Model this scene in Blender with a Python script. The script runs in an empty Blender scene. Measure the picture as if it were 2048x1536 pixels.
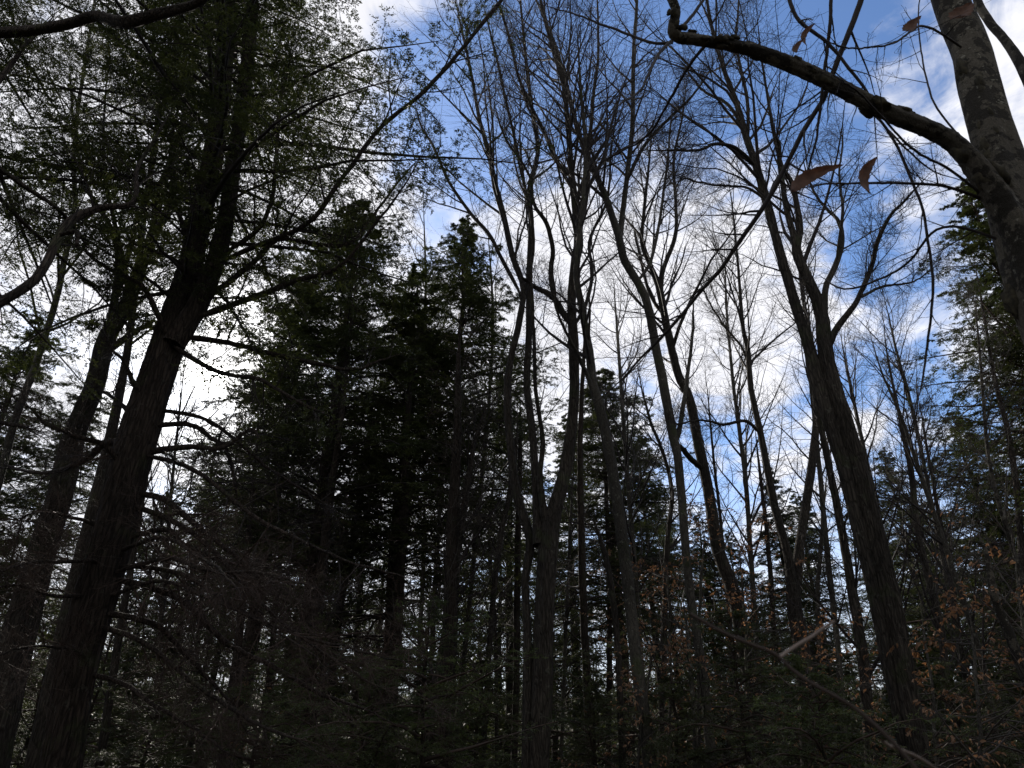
import bpy, math
import numpy as np
from mathutils import Vector, Matrix

# ------------------------------------------------------------------ camera, sky, sun, exposure
SC = bpy.context.scene
COL = SC.collection
F = 1450.0                      # focal length in pixels of the 2048 px wide photograph
PITCH = math.radians(28.0)
CP, SP = math.cos(PITCH), math.sin(PITCH)
CAMZ = 1.6

cam = bpy.data.cameras.new('camera')
cam.sensor_width = 36.0
cam.lens = F / 2048.0 * 36.0
cam.clip_start = 0.05
cam.clip_end = 3000.0
cam.dof.use_dof = True
cam.dof.focus_distance = 9.0
cam.dof.aperture_fstop = 8.0
cam_o = bpy.data.objects.new('camera', cam)
cam_o.location = (0, 0, CAMZ)
cam_o.rotation_euler = (math.radians(90) + PITCH, 0, 0)
COL.objects.link(cam_o)
SC.camera = cam_o


def pdir(x, y):
    u = (x - 1024.0) / F
    v = (768.0 - y) / F
    return np.array([u, CP - v * SP, SP + v * CP])


def at(x, y, D):
    """world point seen at photo pixel x,y on the upright plane D metres ahead"""
    d = pdir(x, y)
    return np.array([0, 0, CAMZ]) + d * (D / d[1])


sd = pdir(420, 752); sd = sd / np.linalg.norm(sd)
SUN_EL = math.asin(sd[2])
SUN_AZ = math.atan2(sd[0], sd[1])           # clockwise from +Y

sun = bpy.data.lights.new('sun', 'SUN')
sun.energy = 5.0
sun.angle = math.radians(0.5)
sun.color = (1.0, 0.93, 0.82)
sun_o = bpy.data.objects.new('sun', sun)
sun_o.rotation_euler = Vector(sd).to_track_quat('Z', 'Y').to_euler()
COL.objects.link(sun_o)

SC.view_settings.view_transform = 'Standard'
SC.view_settings.look = 'None'
SC.view_settings.exposure = 0.0
SC.view_settings.gamma = 1.0
SC.view_settings.use_curve_mapping = False


class NT:
    """tiny helper to wire node trees"""
    def __init__(s, tree):
        s.t = tree
        s.n = tree.nodes
        s.n.clear()

    def node(s, kind, **kw):
        n = s.n.new(kind)
        for k, v in kw.items():
            if k == 'inp':
                for a, b in v.items():
                    if hasattr(b, 'is_output'):
                        s.t.links.new(b, n.inputs[a])
                    else:
                        n.inputs[a].default_value = b
            else:
                setattr(n, k, v)
        return n

    def math(s, op, a, b=0.0, c=None, clamp=False):
        d = {0: a, 1: b}
        if c is not None:
            d[2] = c
        n = s.node('ShaderNodeMath', operation=op, use_clamp=clamp, inp=d)
        return n.outputs[0]

    def vmath(s, op, a, b=None, out=0):
        d = {0: a}
        if b is not None:
            d[1] = b
        return s.node('ShaderNodeVectorMath', operation=op, inp=d).outputs[out]

    def mix(s, f, a, b, blend='MIX'):
        n = s.node('ShaderNodeMix', data_type='RGBA', blend_type=blend)
        for idx, v in ((0, f), (6, a), (7, b)):
            if hasattr(v, 'is_output'):
                s.t.links.new(v, n.inputs[idx])
            else:
                n.inputs[idx].default_value = v
        return n.outputs[2]

    def ramp(s, f, stops):
        n = s.node('ShaderNodeValToRGB', inp={0: f})
        e = n.color_ramp.elements
        while len(e) < len(stops):
            e.new(0.5)
        for k, (p, c) in enumerate(stops):
            e[k].position = p
            e[k].color = c if len(c) == 4 else (*c, 1)
        return n.outputs[0]

    def sstep(s, v, lo, hi):
        n = s.node('ShaderNodeMapRange', interpolation_type='SMOOTHSTEP',
                   inp={0: v, 1: lo, 2: hi, 3: 0.0, 4: 1.0})
        return n.outputs[0]


world = bpy.data.worlds.new('World')
SC.world = world
world.use_nodes = True
w = NT(world.node_tree)
sky = w.node('ShaderNodeTexSky', sky_type='NISHITA', sun_disc=False)
sky.sun_elevation = SUN_EL
sky.sun_rotation = SUN_AZ
sky.air_density = 1.0
sky.dust_density = 0.6
sky.ozone_density = 2.0
tc = w.node('ShaderNodeTexCoord')
dirv = w.vmath('NORMALIZE', tc.outputs['Generated'])
sep = w.node('ShaderNodeSeparateXYZ', inp={0: dirv})
# clouds live on a flat layer overhead: divide by height
zz = w.math('ADD', w.math('MAXIMUM', sep.outputs[2], 0.0), 0.22)
px_ = w.math('DIVIDE', sep.outputs[0], zz)
py_ = w.math('DIVIDE', sep.outputs[1], zz)
pl = w.node('ShaderNodeCombineXYZ', inp={0: px_, 1: py_, 2: 0.3})
n1 = w.node('ShaderNodeTexNoise', noise_dimensions='3D',
            inp={'Vector': pl.outputs[0], 'Scale': 3.4, 'Detail': 10.0, 'Roughness': 0.60, 'Distortion': 0.35})
n2 = w.node('ShaderNodeTexNoise', noise_dimensions='3D',
            inp={'Vector': pl.outputs[0], 'Scale': 9.0, 'Detail': 8.0, 'Roughness': 0.62, 'Distortion': 0.9})
sdot = w.vmath('DOT_PRODUCT', dirv, tuple(sd), out=1)


def blob(px, py, deg_in, deg_out):
    c = pdir(px, py); c = c / np.linalg.norm(c)
    dt = w.vmath('DOT_PRODUCT', dirv, tuple(c), out=1)
    return w.sstep(dt, math.cos(math.radians(deg_out)), math.cos(math.radians(deg_in)))


cover = w.math('ADD', w.math('ADD', w.math('MULTIPLY', w.math('SUBTRACT', n1.outputs[0], 0.5), 1.5), 0.52), w.math('MULTIPLY', w.math('SUBTRACT', n2.outputs[0], 0.5), 0.75))
cover = w.math('ADD', cover, w.math('MULTIPLY', w.sstep(sdot, 0.80, 0.98), 0.30))
for (bx, by, a, b, amt) in [(1180, 60, 3, 17, -0.30), (1560, 120, 3, 13, -0.26), (900, 170, 2, 9, -0.22),
                            (1800, 480, 1, 7, -0.20), (1790, 700, 1, 6, -0.12), (1730, 780, 1, 6, -0.10),
                            (1380, 470, 3, 12, 0.28), (1180, 560, 2, 10, 0.18), (1860, 200, 2, 9, 0.22),
                            (1500, 800, 4, 14, 0.12), (1900, 30, 1, 6, 0.06),
                            (1050, 900, 3, 12, 0.10), (350, 250, 6, 15, 0.12), (900, 400, 1, 7, -0.24), (1000, 620, 1, 6, -0.16), (860, 250, 2, 8, -0.15), (1560, 640, 1, 5, -0.10), (1320, 700, 1, 5, -0.10)]:
    cover = w.math('ADD', cover, w.math('MULTIPLY', blob(bx, by, a, b), amt * 0.75))
cover = w.math('ADD', cover, w.math('MULTIPLY', w.sstep(sep.outputs[1], 0.25, -0.2), 0.35))
cmask = w.math('MULTIPLY', w.sstep(cover, 0.34, 0.80), 0.93)
# thin veil near the horizon
veil = w.sstep(sep.outputs[2], 0.42, 0.05)
cmask = w.math('MAXIMUM', cmask, w.math('MULTIPLY', veil, 0.75))
skyc = w.mix(1.0, sky.outputs[0], (1.36, 1.58, 1.92, 1), 'MULTIPLY')
skyn = skyc
# cloud brightness: silver near the sun, softer grey-blue elsewhere, with body shading from the fine noise
near = w.sstep(sdot, 0.75, 1.0)
cb = w.math('ADD', w.math('MULTIPLY', near, -1.0), 10.9)
body = w.math('ADD', w.math('MULTIPLY', n2.outputs[0], 0.5), 0.72)
cb = w.math('MULTIPLY', cb, body)
away = w.sstep(sep.outputs[1], -0.3, 0.5)   # clouds behind the viewer's back, away from the sun, are duller
cb = w.math('MULTIPLY', cb, w.math('ADD', w.math('MULTIPLY', away, 0.48), 0.52))
cloudc = w.vmath('SCALE', (0.93, 0.965, 1.03))
cs = w.node('ShaderNodeVectorMath', operation='SCALE')
cs.inputs[0].default_value = (0.98, 0.97, 1.0)
world.node_tree.links.new(cb, cs.inputs['Scale'])
colr = w.mix(cmask, skyn, cs.outputs[0])
# the sun seen through thin cloud
disc = w.math('MULTIPLY', w.sstep(sdot, math.cos(math.radians(1.3)), math.cos(math.radians(0.7))), 160.0)
aure = w.math('MULTIPLY', w.math('POWER', w.sstep(sdot, math.cos(math.radians(12)), 1.0), 3.5), 14.0)
gl = w.math('ADD', disc, aure)
gs = w.node('ShaderNodeVectorMath', operation='SCALE')
gs.inputs[0].default_value = (1.0, 0.98, 0.94)
world.node_tree.links.new(gl, gs.inputs['Scale'])
tot = w.vmath('ADD', colr, gs.outputs[0])
bg = w.node('ShaderNodeBackground', inp={'Color': tot, 'Strength': 0.105})
wo = w.node('ShaderNodeOutputWorld', inp={'Surface': bg.outputs[0]})

DENS = 1.75
RNG = np.random.default_rng(7)

# ------------------------------------------------------------------ materials


def new_mat(name):
    m = bpy.data.materials.new(name)
    m.use_nodes = True
    return m, NT(m.node_tree)


def bark_mat(name, dark, light, moss=(0.05, 0.07, 0.025), moss_amt=0.25, lichen=(0.32, 0.34, 0.30), lich_amt=0.1,
             scale=1.0, furrow=1.0, stretch=0.14, mth=0.55):
    m, n = new_mat(name)
    t = n.node('ShaderNodeTexCoord')
    mp = n.node('ShaderNodeMapping', inp={'Vector': t.outputs['Object'], 'Scale': (scale, scale, scale * stretch)})
    f1 = n.node('ShaderNodeTexNoise', inp={'Vector': mp.outputs[0], 'Scale': 42.0, 'Detail': 8.0, 'Roughness': 0.62, 'Distortion': 0.8})
    vo = n.node('ShaderNodeTexVoronoi', feature='DISTANCE_TO_EDGE', inp={'Vector': mp.outputs[0], 'Scale': 34.0, 'Randomness': 1.0})
    f2 = n.node('ShaderNodeTexNoise', inp={'Vector': t.outputs['Object'], 'Scale': (3.1 if furrow > 0.2 else 4.4) * scale, 'Detail': 6.0, 'Roughness': 0.65})
    f3 = n.node('ShaderNodeTexNoise', inp={'Vector': t.outputs['Object'], 'Scale': 11.0 * scale, 'Detail': 5.0, 'Roughness': 0.7})
    base = n.ramp(f1.outputs[0], [(0.3, dark), (0.55, tuple(0.5 * (a + b) for a, b in zip(dark, light))), (0.75, light)])
    crack = n.sstep(vo.outputs['Distance'], 0.0, 0.16)
    base = n.mix(n.math('MULTIPLY', n.math('SUBTRACT', 1.0, crack), 0.55 * furrow, clamp=True), base, (*[c * 0.4 for c in dark], 1))
    base = n.mix(n.math('MULTIPLY', n.sstep(f2.outputs[0], mth, mth + (0.11 if furrow > 0.2 else 0.035)), moss_amt, clamp=True), base, (*moss, 1))
    base = n.mix(n.math('MULTIPLY', n.sstep(f3.outputs[0], 0.6, 0.66), lich_amt, clamp=True), base, (*lichen, 1))
    f4 = n.node('ShaderNodeTexNoise', inp={'Vector': t.outputs['Object'], 'Scale': 1.1, 'Detail': 3.0})
    base = n.mix(1.0, base, n.ramp(f4.outputs[0], [(0.3, (0.6, 0.58, 0.55)), (0.7, (1.45, 1.4, 1.3))]), 'MULTIPLY')
    h = n.math('ADD', n.math('MULTIPLY', crack, 0.7 * furrow), n.math('MULTIPLY', f1.outputs[0], 0.8))
    b = n.node('ShaderNodeBump', inp={'Strength': 0.9, 'Distance': 0.02 / scale, 'Height': h})
    p = n.node('ShaderNodeBsdfPrincipled', inp={'Base Color': base, 'Roughness': 0.92, 'Normal': b.outputs[0]})
    p.inputs['Specular IOR Level'].default_value = 0.25
    n.node('ShaderNodeOutputMaterial', inp={'Surface': p.outputs[0]})
    return m


def twig_mat(name, c1, c2):
    m, n = new_mat(name)
    t = n.node('ShaderNodeTexCoord')
    f = n.node('ShaderNodeTexNoise', inp={'Vector': t.outputs['Object'], 'Scale': 4.0, 'Detail': 4.0})
    c = n.ramp(f.outputs[0], [(0.35, c1), (0.65, c2)])
    p = n.node('ShaderNodeBsdfPrincipled', inp={'Base Color': c, 'Roughness': 0.75})
    p.inputs['Specular IOR Level'].default_value = 0.3
    n.node('ShaderNodeOutputMaterial', inp={'Surface': p.outputs[0]})
    return m


def leaf_mat(name, c1, c2, c3, trans, scale=1.5, tr=0.35):
    m, n = new_mat(name)
    t = n.node('ShaderNodeTexCoord')
    f = n.node('ShaderNodeTexNoise', inp={'Vector': t.outputs['Object'], 'Scale': scale, 'Detail': 5.0, 'Roughness': 0.75})
    c = n.ramp(f.outputs[0], [(0.3, c1), (0.5, c2), (0.7, c3)])
    p = n.node('ShaderNodeBsdfPrincipled', inp={'Base Color': c, 'Roughness': 0.55})
    p.inputs['Specular IOR Level'].default_value = 0.3
    tl = n.node('ShaderNodeBsdfTranslucent', inp={'Color': n.mix(1.0, c, (*trans, 1), 'MULTIPLY')})
    mx = n.node('ShaderNodeMixShader', inp={0: tr, 1: p.outputs[0], 2: tl.outputs[0]})
    n.node('ShaderNodeOutputMaterial', inp={'Surface': mx.outputs[0]})
    return m


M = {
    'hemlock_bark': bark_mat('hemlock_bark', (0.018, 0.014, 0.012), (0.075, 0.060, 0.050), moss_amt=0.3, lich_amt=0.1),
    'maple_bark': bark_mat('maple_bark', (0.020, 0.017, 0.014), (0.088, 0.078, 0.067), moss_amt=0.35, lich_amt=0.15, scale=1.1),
    'beech_bark': bark_mat('beech_bark', (0.040, 0.037, 0.030), (0.115, 0.106, 0.088), moss=(0.011, 0.010, 0.008), moss_amt=0.85,
                           lichen=(0.22, 0.22, 0.19), lich_amt=0.65, scale=2.6, furrow=0.12, stretch=0.6, mth=0.49),
    'smooth_bark': bark_mat('smooth_bark', (0.032, 0.030, 0.026), (0.105, 0.100, 0.086), moss_amt=0.5, lich_amt=0.35, scale=1.2, furrow=0.5, stretch=0.3),
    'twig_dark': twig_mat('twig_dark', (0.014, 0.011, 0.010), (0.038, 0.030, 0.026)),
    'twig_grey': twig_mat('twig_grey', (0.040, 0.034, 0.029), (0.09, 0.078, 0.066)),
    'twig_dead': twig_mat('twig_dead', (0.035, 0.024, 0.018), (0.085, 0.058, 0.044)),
    'twig_pale': twig_mat('twig_pale', (0.15, 0.115, 0.09), (0.30, 0.24, 0.20)),
    'twig_red': twig_mat('twig_red', (0.030, 0.021, 0.016), (0.055, 0.039, 0.030)),
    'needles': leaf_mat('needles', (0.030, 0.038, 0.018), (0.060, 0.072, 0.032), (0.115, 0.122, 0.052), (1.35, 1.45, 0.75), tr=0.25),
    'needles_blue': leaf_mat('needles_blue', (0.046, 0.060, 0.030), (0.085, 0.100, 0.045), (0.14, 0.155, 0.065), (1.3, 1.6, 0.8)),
    'beech_leaf': leaf_mat('beech_leaf', (0.15, 0.085, 0.050), (0.27, 0.165, 0.10), (0.40, 0.27, 0.17), (1.3, 1.0, 0.7), scale=3.0, tr=0.4),
    'dry_leaf': leaf_mat('dry_leaf', (0.065, 0.032, 0.019), (0.115, 0.058, 0.034), (0.18, 0.095, 0.055), (1.2, 0.8, 0.6), scale=30.0, tr=0.45),
}
m, n = new_mat('moss_clump')
t = n.node('ShaderNodeTexCoord')
f = n.node('ShaderNodeTexNoise', inp={'Vector': t.outputs['Object'], 'Scale': 60.0, 'Detail': 5.0})
c = n.ramp(f.outputs[0], [(0.35, (0.02, 0.018, 0.012)), (0.7, (0.07, 0.06, 0.035))])
p = n.node('ShaderNodeBsdfPrincipled', inp={'Base Color': c, 'Roughness': 1.0})
n.node('ShaderNodeOutputMaterial', inp={'Surface': p.outputs[0]})
M['moss'] = m

# ------------------------------------------------------------------ mesh helpers


class MB:
    """collects vertices and quads as arrays, links ONE mesh object"""
    def __init__(s):
        s.v = []; s.f = []; s.n = 0

    def add(s, V, Q):
        s.v.append(np.asarray(V, np.float32).reshape(-1, 3))
        s.f.append(np.asarray(Q, np.int64).reshape(-1, 4) + s.n)
        s.n += len(s.v[-1])

    def mesh(s, name, mat, smooth=True):
        V = np.concatenate(s.v); Q = np.concatenate(s.f).astype(np.int32)
        me = bpy.data.meshes.new(name)
        me.vertices.add(len(V)); me.vertices.foreach_set('co', V.ravel())
        me.loops.add(Q.size); me.loops.foreach_set('vertex_index', Q.ravel())
        me.polygons.add(len(Q))
        me.polygons.foreach_set('loop_start', np.arange(0, Q.size, 4, dtype=np.int32))
        me.polygons.foreach_set('use_smooth', np.full(len(Q), smooth))
        me.update(calc_edges=True)
        me.materials.append(mat)
        return me

    def build(s, name, mat, parent=None, smooth=True):
        if not s.v:
            return None
        return link(name, s.mesh(name, mat, smooth), parent)


def link(name, me, parent=None):
    o = bpy.data.objects.new(name, me)
    COL.objects.link(o)
    if parent is not None:
        o.parent = parent
        if not parent.get('_local'):
            o.matrix_parent_inverse = Matrix.Translation(parent.location).inverted()
    return o


def norm(a):
    return a / np.maximum(np.linalg.norm(a, axis=-1, keepdims=True), 1e-9)


def frames(P):
    T = np.empty_like(P)
    T[:, 1:-1] = P[:, 2:] - P[:, :-2]
    T[:, 0] = P[:, 1] - P[:, 0]
    T[:, -1] = P[:, -1] - P[:, -2]
    T = norm(T)
    ax = norm(P[:, -1] - P[:, 0])
    ref = np.where(np.abs(ax[:, 2:3]) < 0.8, np.array([[0., 0., 1.]]), np.array([[1., 0., 0.]]))
    ref = np.repeat(ref[:, None], P.shape[1], 1)
    A = norm(np.cross(T, ref)); B = np.cross(T, A)
    return T, A, B


def tubes(mb, P, R, S, rough=0.0, rng=None, ridge=None):
    """P (M,K,3) centre lines, R (M,K) radii, S sides"""
    Mn, K, _ = P.shape
    T, A, B = frames(P)
    a = np.arange(S) * 2 * math.pi / S
    rr = R[:, :, None] * np.ones((1, 1, S))
    if rough and rng is not None:
        rr = rr * (1 + rough * rng.normal(size=rr.shape))
    if ridge is not None:
        rr = rr * ridge(P, a, R)
    V = P[:, :, None] + rr[..., None] * (np.cos(a)[None, None, :, None] * A[:, :, None] + np.sin(a)[None, None, :, None] * B[:, :, None])
    i = np.arange(Mn)[:, None, None] * K * S
    k = np.arange(K - 1)[None, :, None] * S
    s0 = np.arange(S)[None, None, :]; s1 = (s0 + 1) % S
    Q = np.stack([i + k + s0, i + k + s1, i + k + S + s1, i + k + S + s0], -1)
    mb.add(V, Q)


def grow(S, D, L, K, wig, up, rng):
    P = np.empty((len(S), K, 3)); P[:, 0] = S
    d = norm(D)
    upv = np.array([0, 0, 1.0])
    for k in range(1, K):
        d = norm(d + rng.normal(size=d.shape) * wig + (up[:, None] if hasattr(up, 'shape') else up) * upv)
        P[:, k] = P[:, k - 1] + d * (L / (K - 1))[:, None]
    return P


def kids(P, R, n, t0, t1, a0, a1, lmin, lr, K, wig, up, rng, rr=0.55, rtip=0.0014, L=None, lpow=0.7):
    """n children on each of the M parents; returns P, R"""
    Mn, Kp, _ = P.shape
    t = (np.arange(n)[None] + rng.random((Mn, n))) / n * (t1 - t0) + t0
    x = t * (Kp - 1)
    i = np.clip(x.astype(int), 0, Kp - 2); fr = (x - i)[..., None]
    r = np.arange(Mn)[:, None]
    pos = P[r, i] * (1 - fr) + P[r, i + 1] * fr
    T = norm(P[r, i + 1] - P[r, i])
    rad = R[r, i] * (1 - fr[..., 0]) + R[r, i + 1] * fr[..., 0]
    plen = np.linalg.norm(np.diff(P, axis=1), axis=2).sum(1)[:, None]
    rnd = norm(rng.normal(size=T.shape))
    perp = norm(np.cross(T, rnd))
    ang = np.radians(rng.uniform(a0, a1, t.shape))[..., None]
    D = T * np.cos(ang) + perp * np.sin(ang)
    Ln = np.maximum(lmin, plen * lr * (1.05 - t * lpow)) * rng.uniform(0.55, 1.25, t.shape) if L is None else L * rng.uniform(0.5, 1.2, t.shape)
    pos = pos.reshape(-1, 3); D = D.reshape(-1, 3); Ln = Ln.ravel(); rad = rad.ravel()
    Pn = grow(pos, D, Ln, K, wig, up, rng)
    r0 = np.minimum(rad * rr, 0.0016 + Ln * 0.011) * rng.uniform(0.8, 1.1, rad.shape)
    r0 = np.maximum(r0, rtip * 1.2)
    Rn = r0[:, None] * (1 - np.linspace(0, 1, K)[None] ** 0.9) + rtip * np.linspace(0, 1, K)[None]
    return Pn, Rn


def leaves(mb, P, n, ln, wd, rng, flat=0.35, curl=0.0, t0=0.1, droop=0.0, side=60):
    """flat kite-shaped leaflets set either side of the twigs P"""
    Mn, Kp, _ = P.shape
    t = rng.uniform(t0, 1.0, (Mn, n)); x = t * (Kp - 1)
    i = np.clip(x.astype(int), 0, Kp - 2); fr = (x - i)[..., None]
    r = np.arange(Mn)[:, None]
    pos = (P[r, i] * (1 - fr) + P[r, i + 1] * fr).reshape(-1, 3)
    T = norm(P[r, i + 1] - P[r, i]).reshape(-1, 3)
    N = norm(np.array([0, 0, 1.0]) + rng.normal(size=T.shape) * flat)
    Sd = norm(np.cross(T, N)) * np.where(rng.random(len(T)) < 0.5, 1, -1)[:, None]
    a = np.radians(side * rng.uniform(0.3, 1.2, len(T)))[:, None]
    D = T * np.cos(a) + Sd * np.sin(a)
    D[:, 2] -= droop * rng.uniform(0.4, 1.3, len(T))
    D = norm(D)
    W = norm(np.cross(D, N))
    l = (ln * rng.uniform(0.6, 1.3, len(T)))[:, None]; wv = (wd * rng.uniform(0.7, 1.2, len(T)))[:, None]
    a0 = pos; a2 = pos + D * l
    mid = pos + D * l * 0.45 + N * l * curl
    if curl:
        # two quads folded along the midrib
        up = norm(np.cross(W, D)) * l * 0.12
        l1 = pos + D * l * 0.28 + W * wv * 0.42 + up; l2 = pos + D * l * 0.7 + W * wv * 0.36 + up
        r1 = pos + D * l * 0.28 - W * wv * 0.42 + up; r2 = pos + D * l * 0.7 - W * wv * 0.36 + up
        a2 = a2 - N * l * curl
        V = np.stack([a0, l1, l2, a2, r2, r1], 1)
        b = np.arange(len(T))[:, None] * 6
        Q = np.concatenate([b + np.array([[0, 1, 2, 3]]), b + np.array([[0, 3, 4, 5]])])
    else:
        V = np.stack([a0, mid + W * wv * 0.5, a2, mid - W * wv * 0.5], 1)
        Q = np.arange(len(T))[:, None] * 4 + np.array([[0, 1, 2, 3]])
    mb.add(V, Q)


def resample(pts, K):
    """Catmull-Rom through rows of pts, K rows out by arc length"""
    P = np.asarray(pts, float)
    if len(P) < 3:
        P = np.vstack([P[0], P.mean(0), P[-1]])
    E = np.vstack([2 * P[0] - P[1], P, 2 * P[-1] - P[-2]])
    out = []
    for k in range(1, len(E) - 2):
        p0, p1, p2, p3 = E[k - 1:k + 3]
        t = np.linspace(0, 1, 12, endpoint=False)[:, None]
        out.append(0.5 * ((2 * p1) + (-p0 + p2) * t + (2 * p0 - 5 * p1 + 4 * p2 - p3) * t ** 2 + (-p0 + 3 * p1 - 3 * p2 + p3) * t ** 3))
    out.append(P[-1:]); C = np.vstack(out)
    s = np.r_[0, np.cumsum(np.linalg.norm(np.diff(C[:, :3], axis=0), axis=1))]
    q = np.linspace(0, s[-1], K)
    return np.stack([np.interp(q, s, C[:, j]) for j in range(C.shape[1])], 1)


def stem(pts, D, dd=0.0, K=28, ground=False, rng=RNG, wob=0.0):
    """traced pixels (x, y, width px) -> (K,4) world centre line and radius; dd = extra depth at the far end"""
    n_ = len(pts); out = []
    for k, (x, y, wd) in enumerate(pts):
        d = pdir(x, y)
        Dk = D + dd * (k / max(1, n_ - 1)) ** 1.3
        s_ = Dk / d[1]
        p = np.array([0, 0, CAMZ]) + d * s_
        out.append([*p, 0.43 * wd * s_ / F / math.sqrt(1 + (p[0] / p[1]) ** 2)])
    out = np.array(out)
    if ground:
        a, b = out[0], out[1]
        sl = (a[:2] - b[:2]) / max(0.3, (b[2] - a[2]))
        sl = np.clip(sl, -0.15, 0.15)
        z0 = -0.05
        q = a.copy(); q[:2] = a[:2] + sl * (a[2] - z0); q[2] = z0; q[3] = a[3] * 1.55
        q2 = a.copy(); q2[:2] = a[:2] + sl * (a[2] - 0.35); q2[2] = 0.35; q2[3] = a[3] * 1.12
        out = np.vstack([q, q2, out]) if a[2] > 0.6 else np.vstack([q, out])
    C = resample(out, K)
    if wob:
        C[:, :3] += np.cumsum(rng.normal(size=(K, 3)), 0) * wob * np.linspace(0, 1, K)[:, None] ** 0.5 / K ** 0.5
    C[:, 3] *= np.clip((1 - np.linspace(0, 1, K)) / 0.14, 0.04, 1) ** 0.6
    C[:, 3] = np.maximum(C[:, 3], 0.0018)
    return C


def furrows(seed, amp, nr):
    ph = np.random.default_rng(seed).uniform(0, 6.28, 12)

    def f(P, a, R):
        z = np.cumsum(np.r_[0, np.linalg.norm(np.diff(P[0], axis=0), axis=1)])[:, None]
        A = a[None]
        wv = 0.35 * np.sin(2.1 * z + ph[0]) + 0.2 * np.sin(5.3 * z + ph[1] + 2 * A) + 0.25 * np.sin(9.7 * z + ph[2] + 3 * A)
        g = np.abs(np.sin(nr * 0.5 * A + wv * 2.2 + ph[3])) ** 0.6
        br = 0.5 + 0.5 * np.sin(14 * z + 3 * np.sin(nr * A + ph[4]) + ph[5])
        big = 0.06 * np.sin(3 * A + 1.3 * z + ph[6]) + 0.04 * np.sin(5 * A - 2.0 * z + ph[7]) + 0.03 * np.sin(2 * A + 4.1 * z + ph[8])
        return (0.95 + big - amp * 0.5 + amp * g * (0.6 + 0.4 * br))[None]
    return f


def empty(name, loc, label, cat, group=None):
    o = bpy.data.objects.new(name, None)
    o.empty_display_size = 0.3
    COL.objects.link(o)
    o.location = tuple(loc)
    o['label'] = label; o['category'] = cat
    if group:
        o['group'] = group
    return o


def attach(C, *axes):
    """carry the foot of a limb into the nearest stem"""
    best = None
    for A in axes:
        d = np.linalg.norm(A[:, :3] - C[0, :3], axis=1); k = int(d.argmin())
        if best is None or d[k] < best[0]:
            best = (d[k], A[max(0, k - 1), :3])
    if best[0] < 0.9:
        n_ = len(C)
        w_ = np.clip(1 - np.arange(n_) / (n_ * 0.22), 0, 1)[:, None] ** 2
        C = C.copy(); C[:, :3] += (best[1] - C[0, :3]) * w_; C[0, 3] *= 0.35; C[1, 3] *= 0.75
    return C


def bbase(C):
    return Vector((C[0, 0], C[0, 1], 0.0))


# ------------------------------------------------------------------ ground
def rise(r):
    q = np.clip((r - 32) / 100.0, 0, 1)
    return 12.0 * q * q * (3 - 2 * q)


def ground():
    n_ = 120
    g = np.sign(np.linspace(-1, 1, n_)) * np.abs(np.linspace(-1, 1, n_)) ** 2.5 * 900
    X, Y = np.meshgrid(g, g, indexing='ij')
    Z = -0.03 + 0.18 * np.sin(X * 0.31 + 1) * np.cos(Y * 0.27) * np.minimum(1, np.hypot(X, Y) / 12) - 0.12 + rise(np.hypot(X, Y))
    V = np.stack([X, Y, Z], -1).reshape(-1, 3)
    i = (np.arange(n_ - 1)[:, None] * n_ + np.arange(n_ - 1)[None]).ravel()
    Q = np.stack([i, i + n_, i + n_ + 1, i + 1], 1)
    m, n = new_mat('leaf_litter')
    t = n.node('ShaderNodeTexCoord')
    f = n.node('ShaderNodeTexVoronoi', inp={'Vector': t.outputs['Object'], 'Scale': 14.0})
    f2 = n.node('ShaderNodeTexNoise', inp={'Vector': t.outputs['Object'], 'Scale': 1.2, 'Detail': 6.0})
    c = n.mix(f2.outputs[0], n.ramp(f.outputs['Distance'], [(0.0, (0.13, 0.075, 0.04)), (0.6, (0.03, 0.02, 0.012))]), (0.05, 0.04, 0.02, 1))
    b = n.node('ShaderNodeBump', inp={'Strength': 0.8, 'Distance': 0.03, 'Height': f.outputs['Distance']})
    p = n.node('ShaderNodeBsdfPrincipled', inp={'Base Color': c, 'Roughness': 0.95, 'Normal': b.outputs[0]})
    n.node('ShaderNodeOutputMaterial', inp={'Surface': p.outputs[0]})
    mb = MB(); mb.add(V, Q)
    o = mb.build('ground', m)
    o['kind'] = 'structure'


ground()

# ------------------------------------------------------------------ conifers


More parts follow.
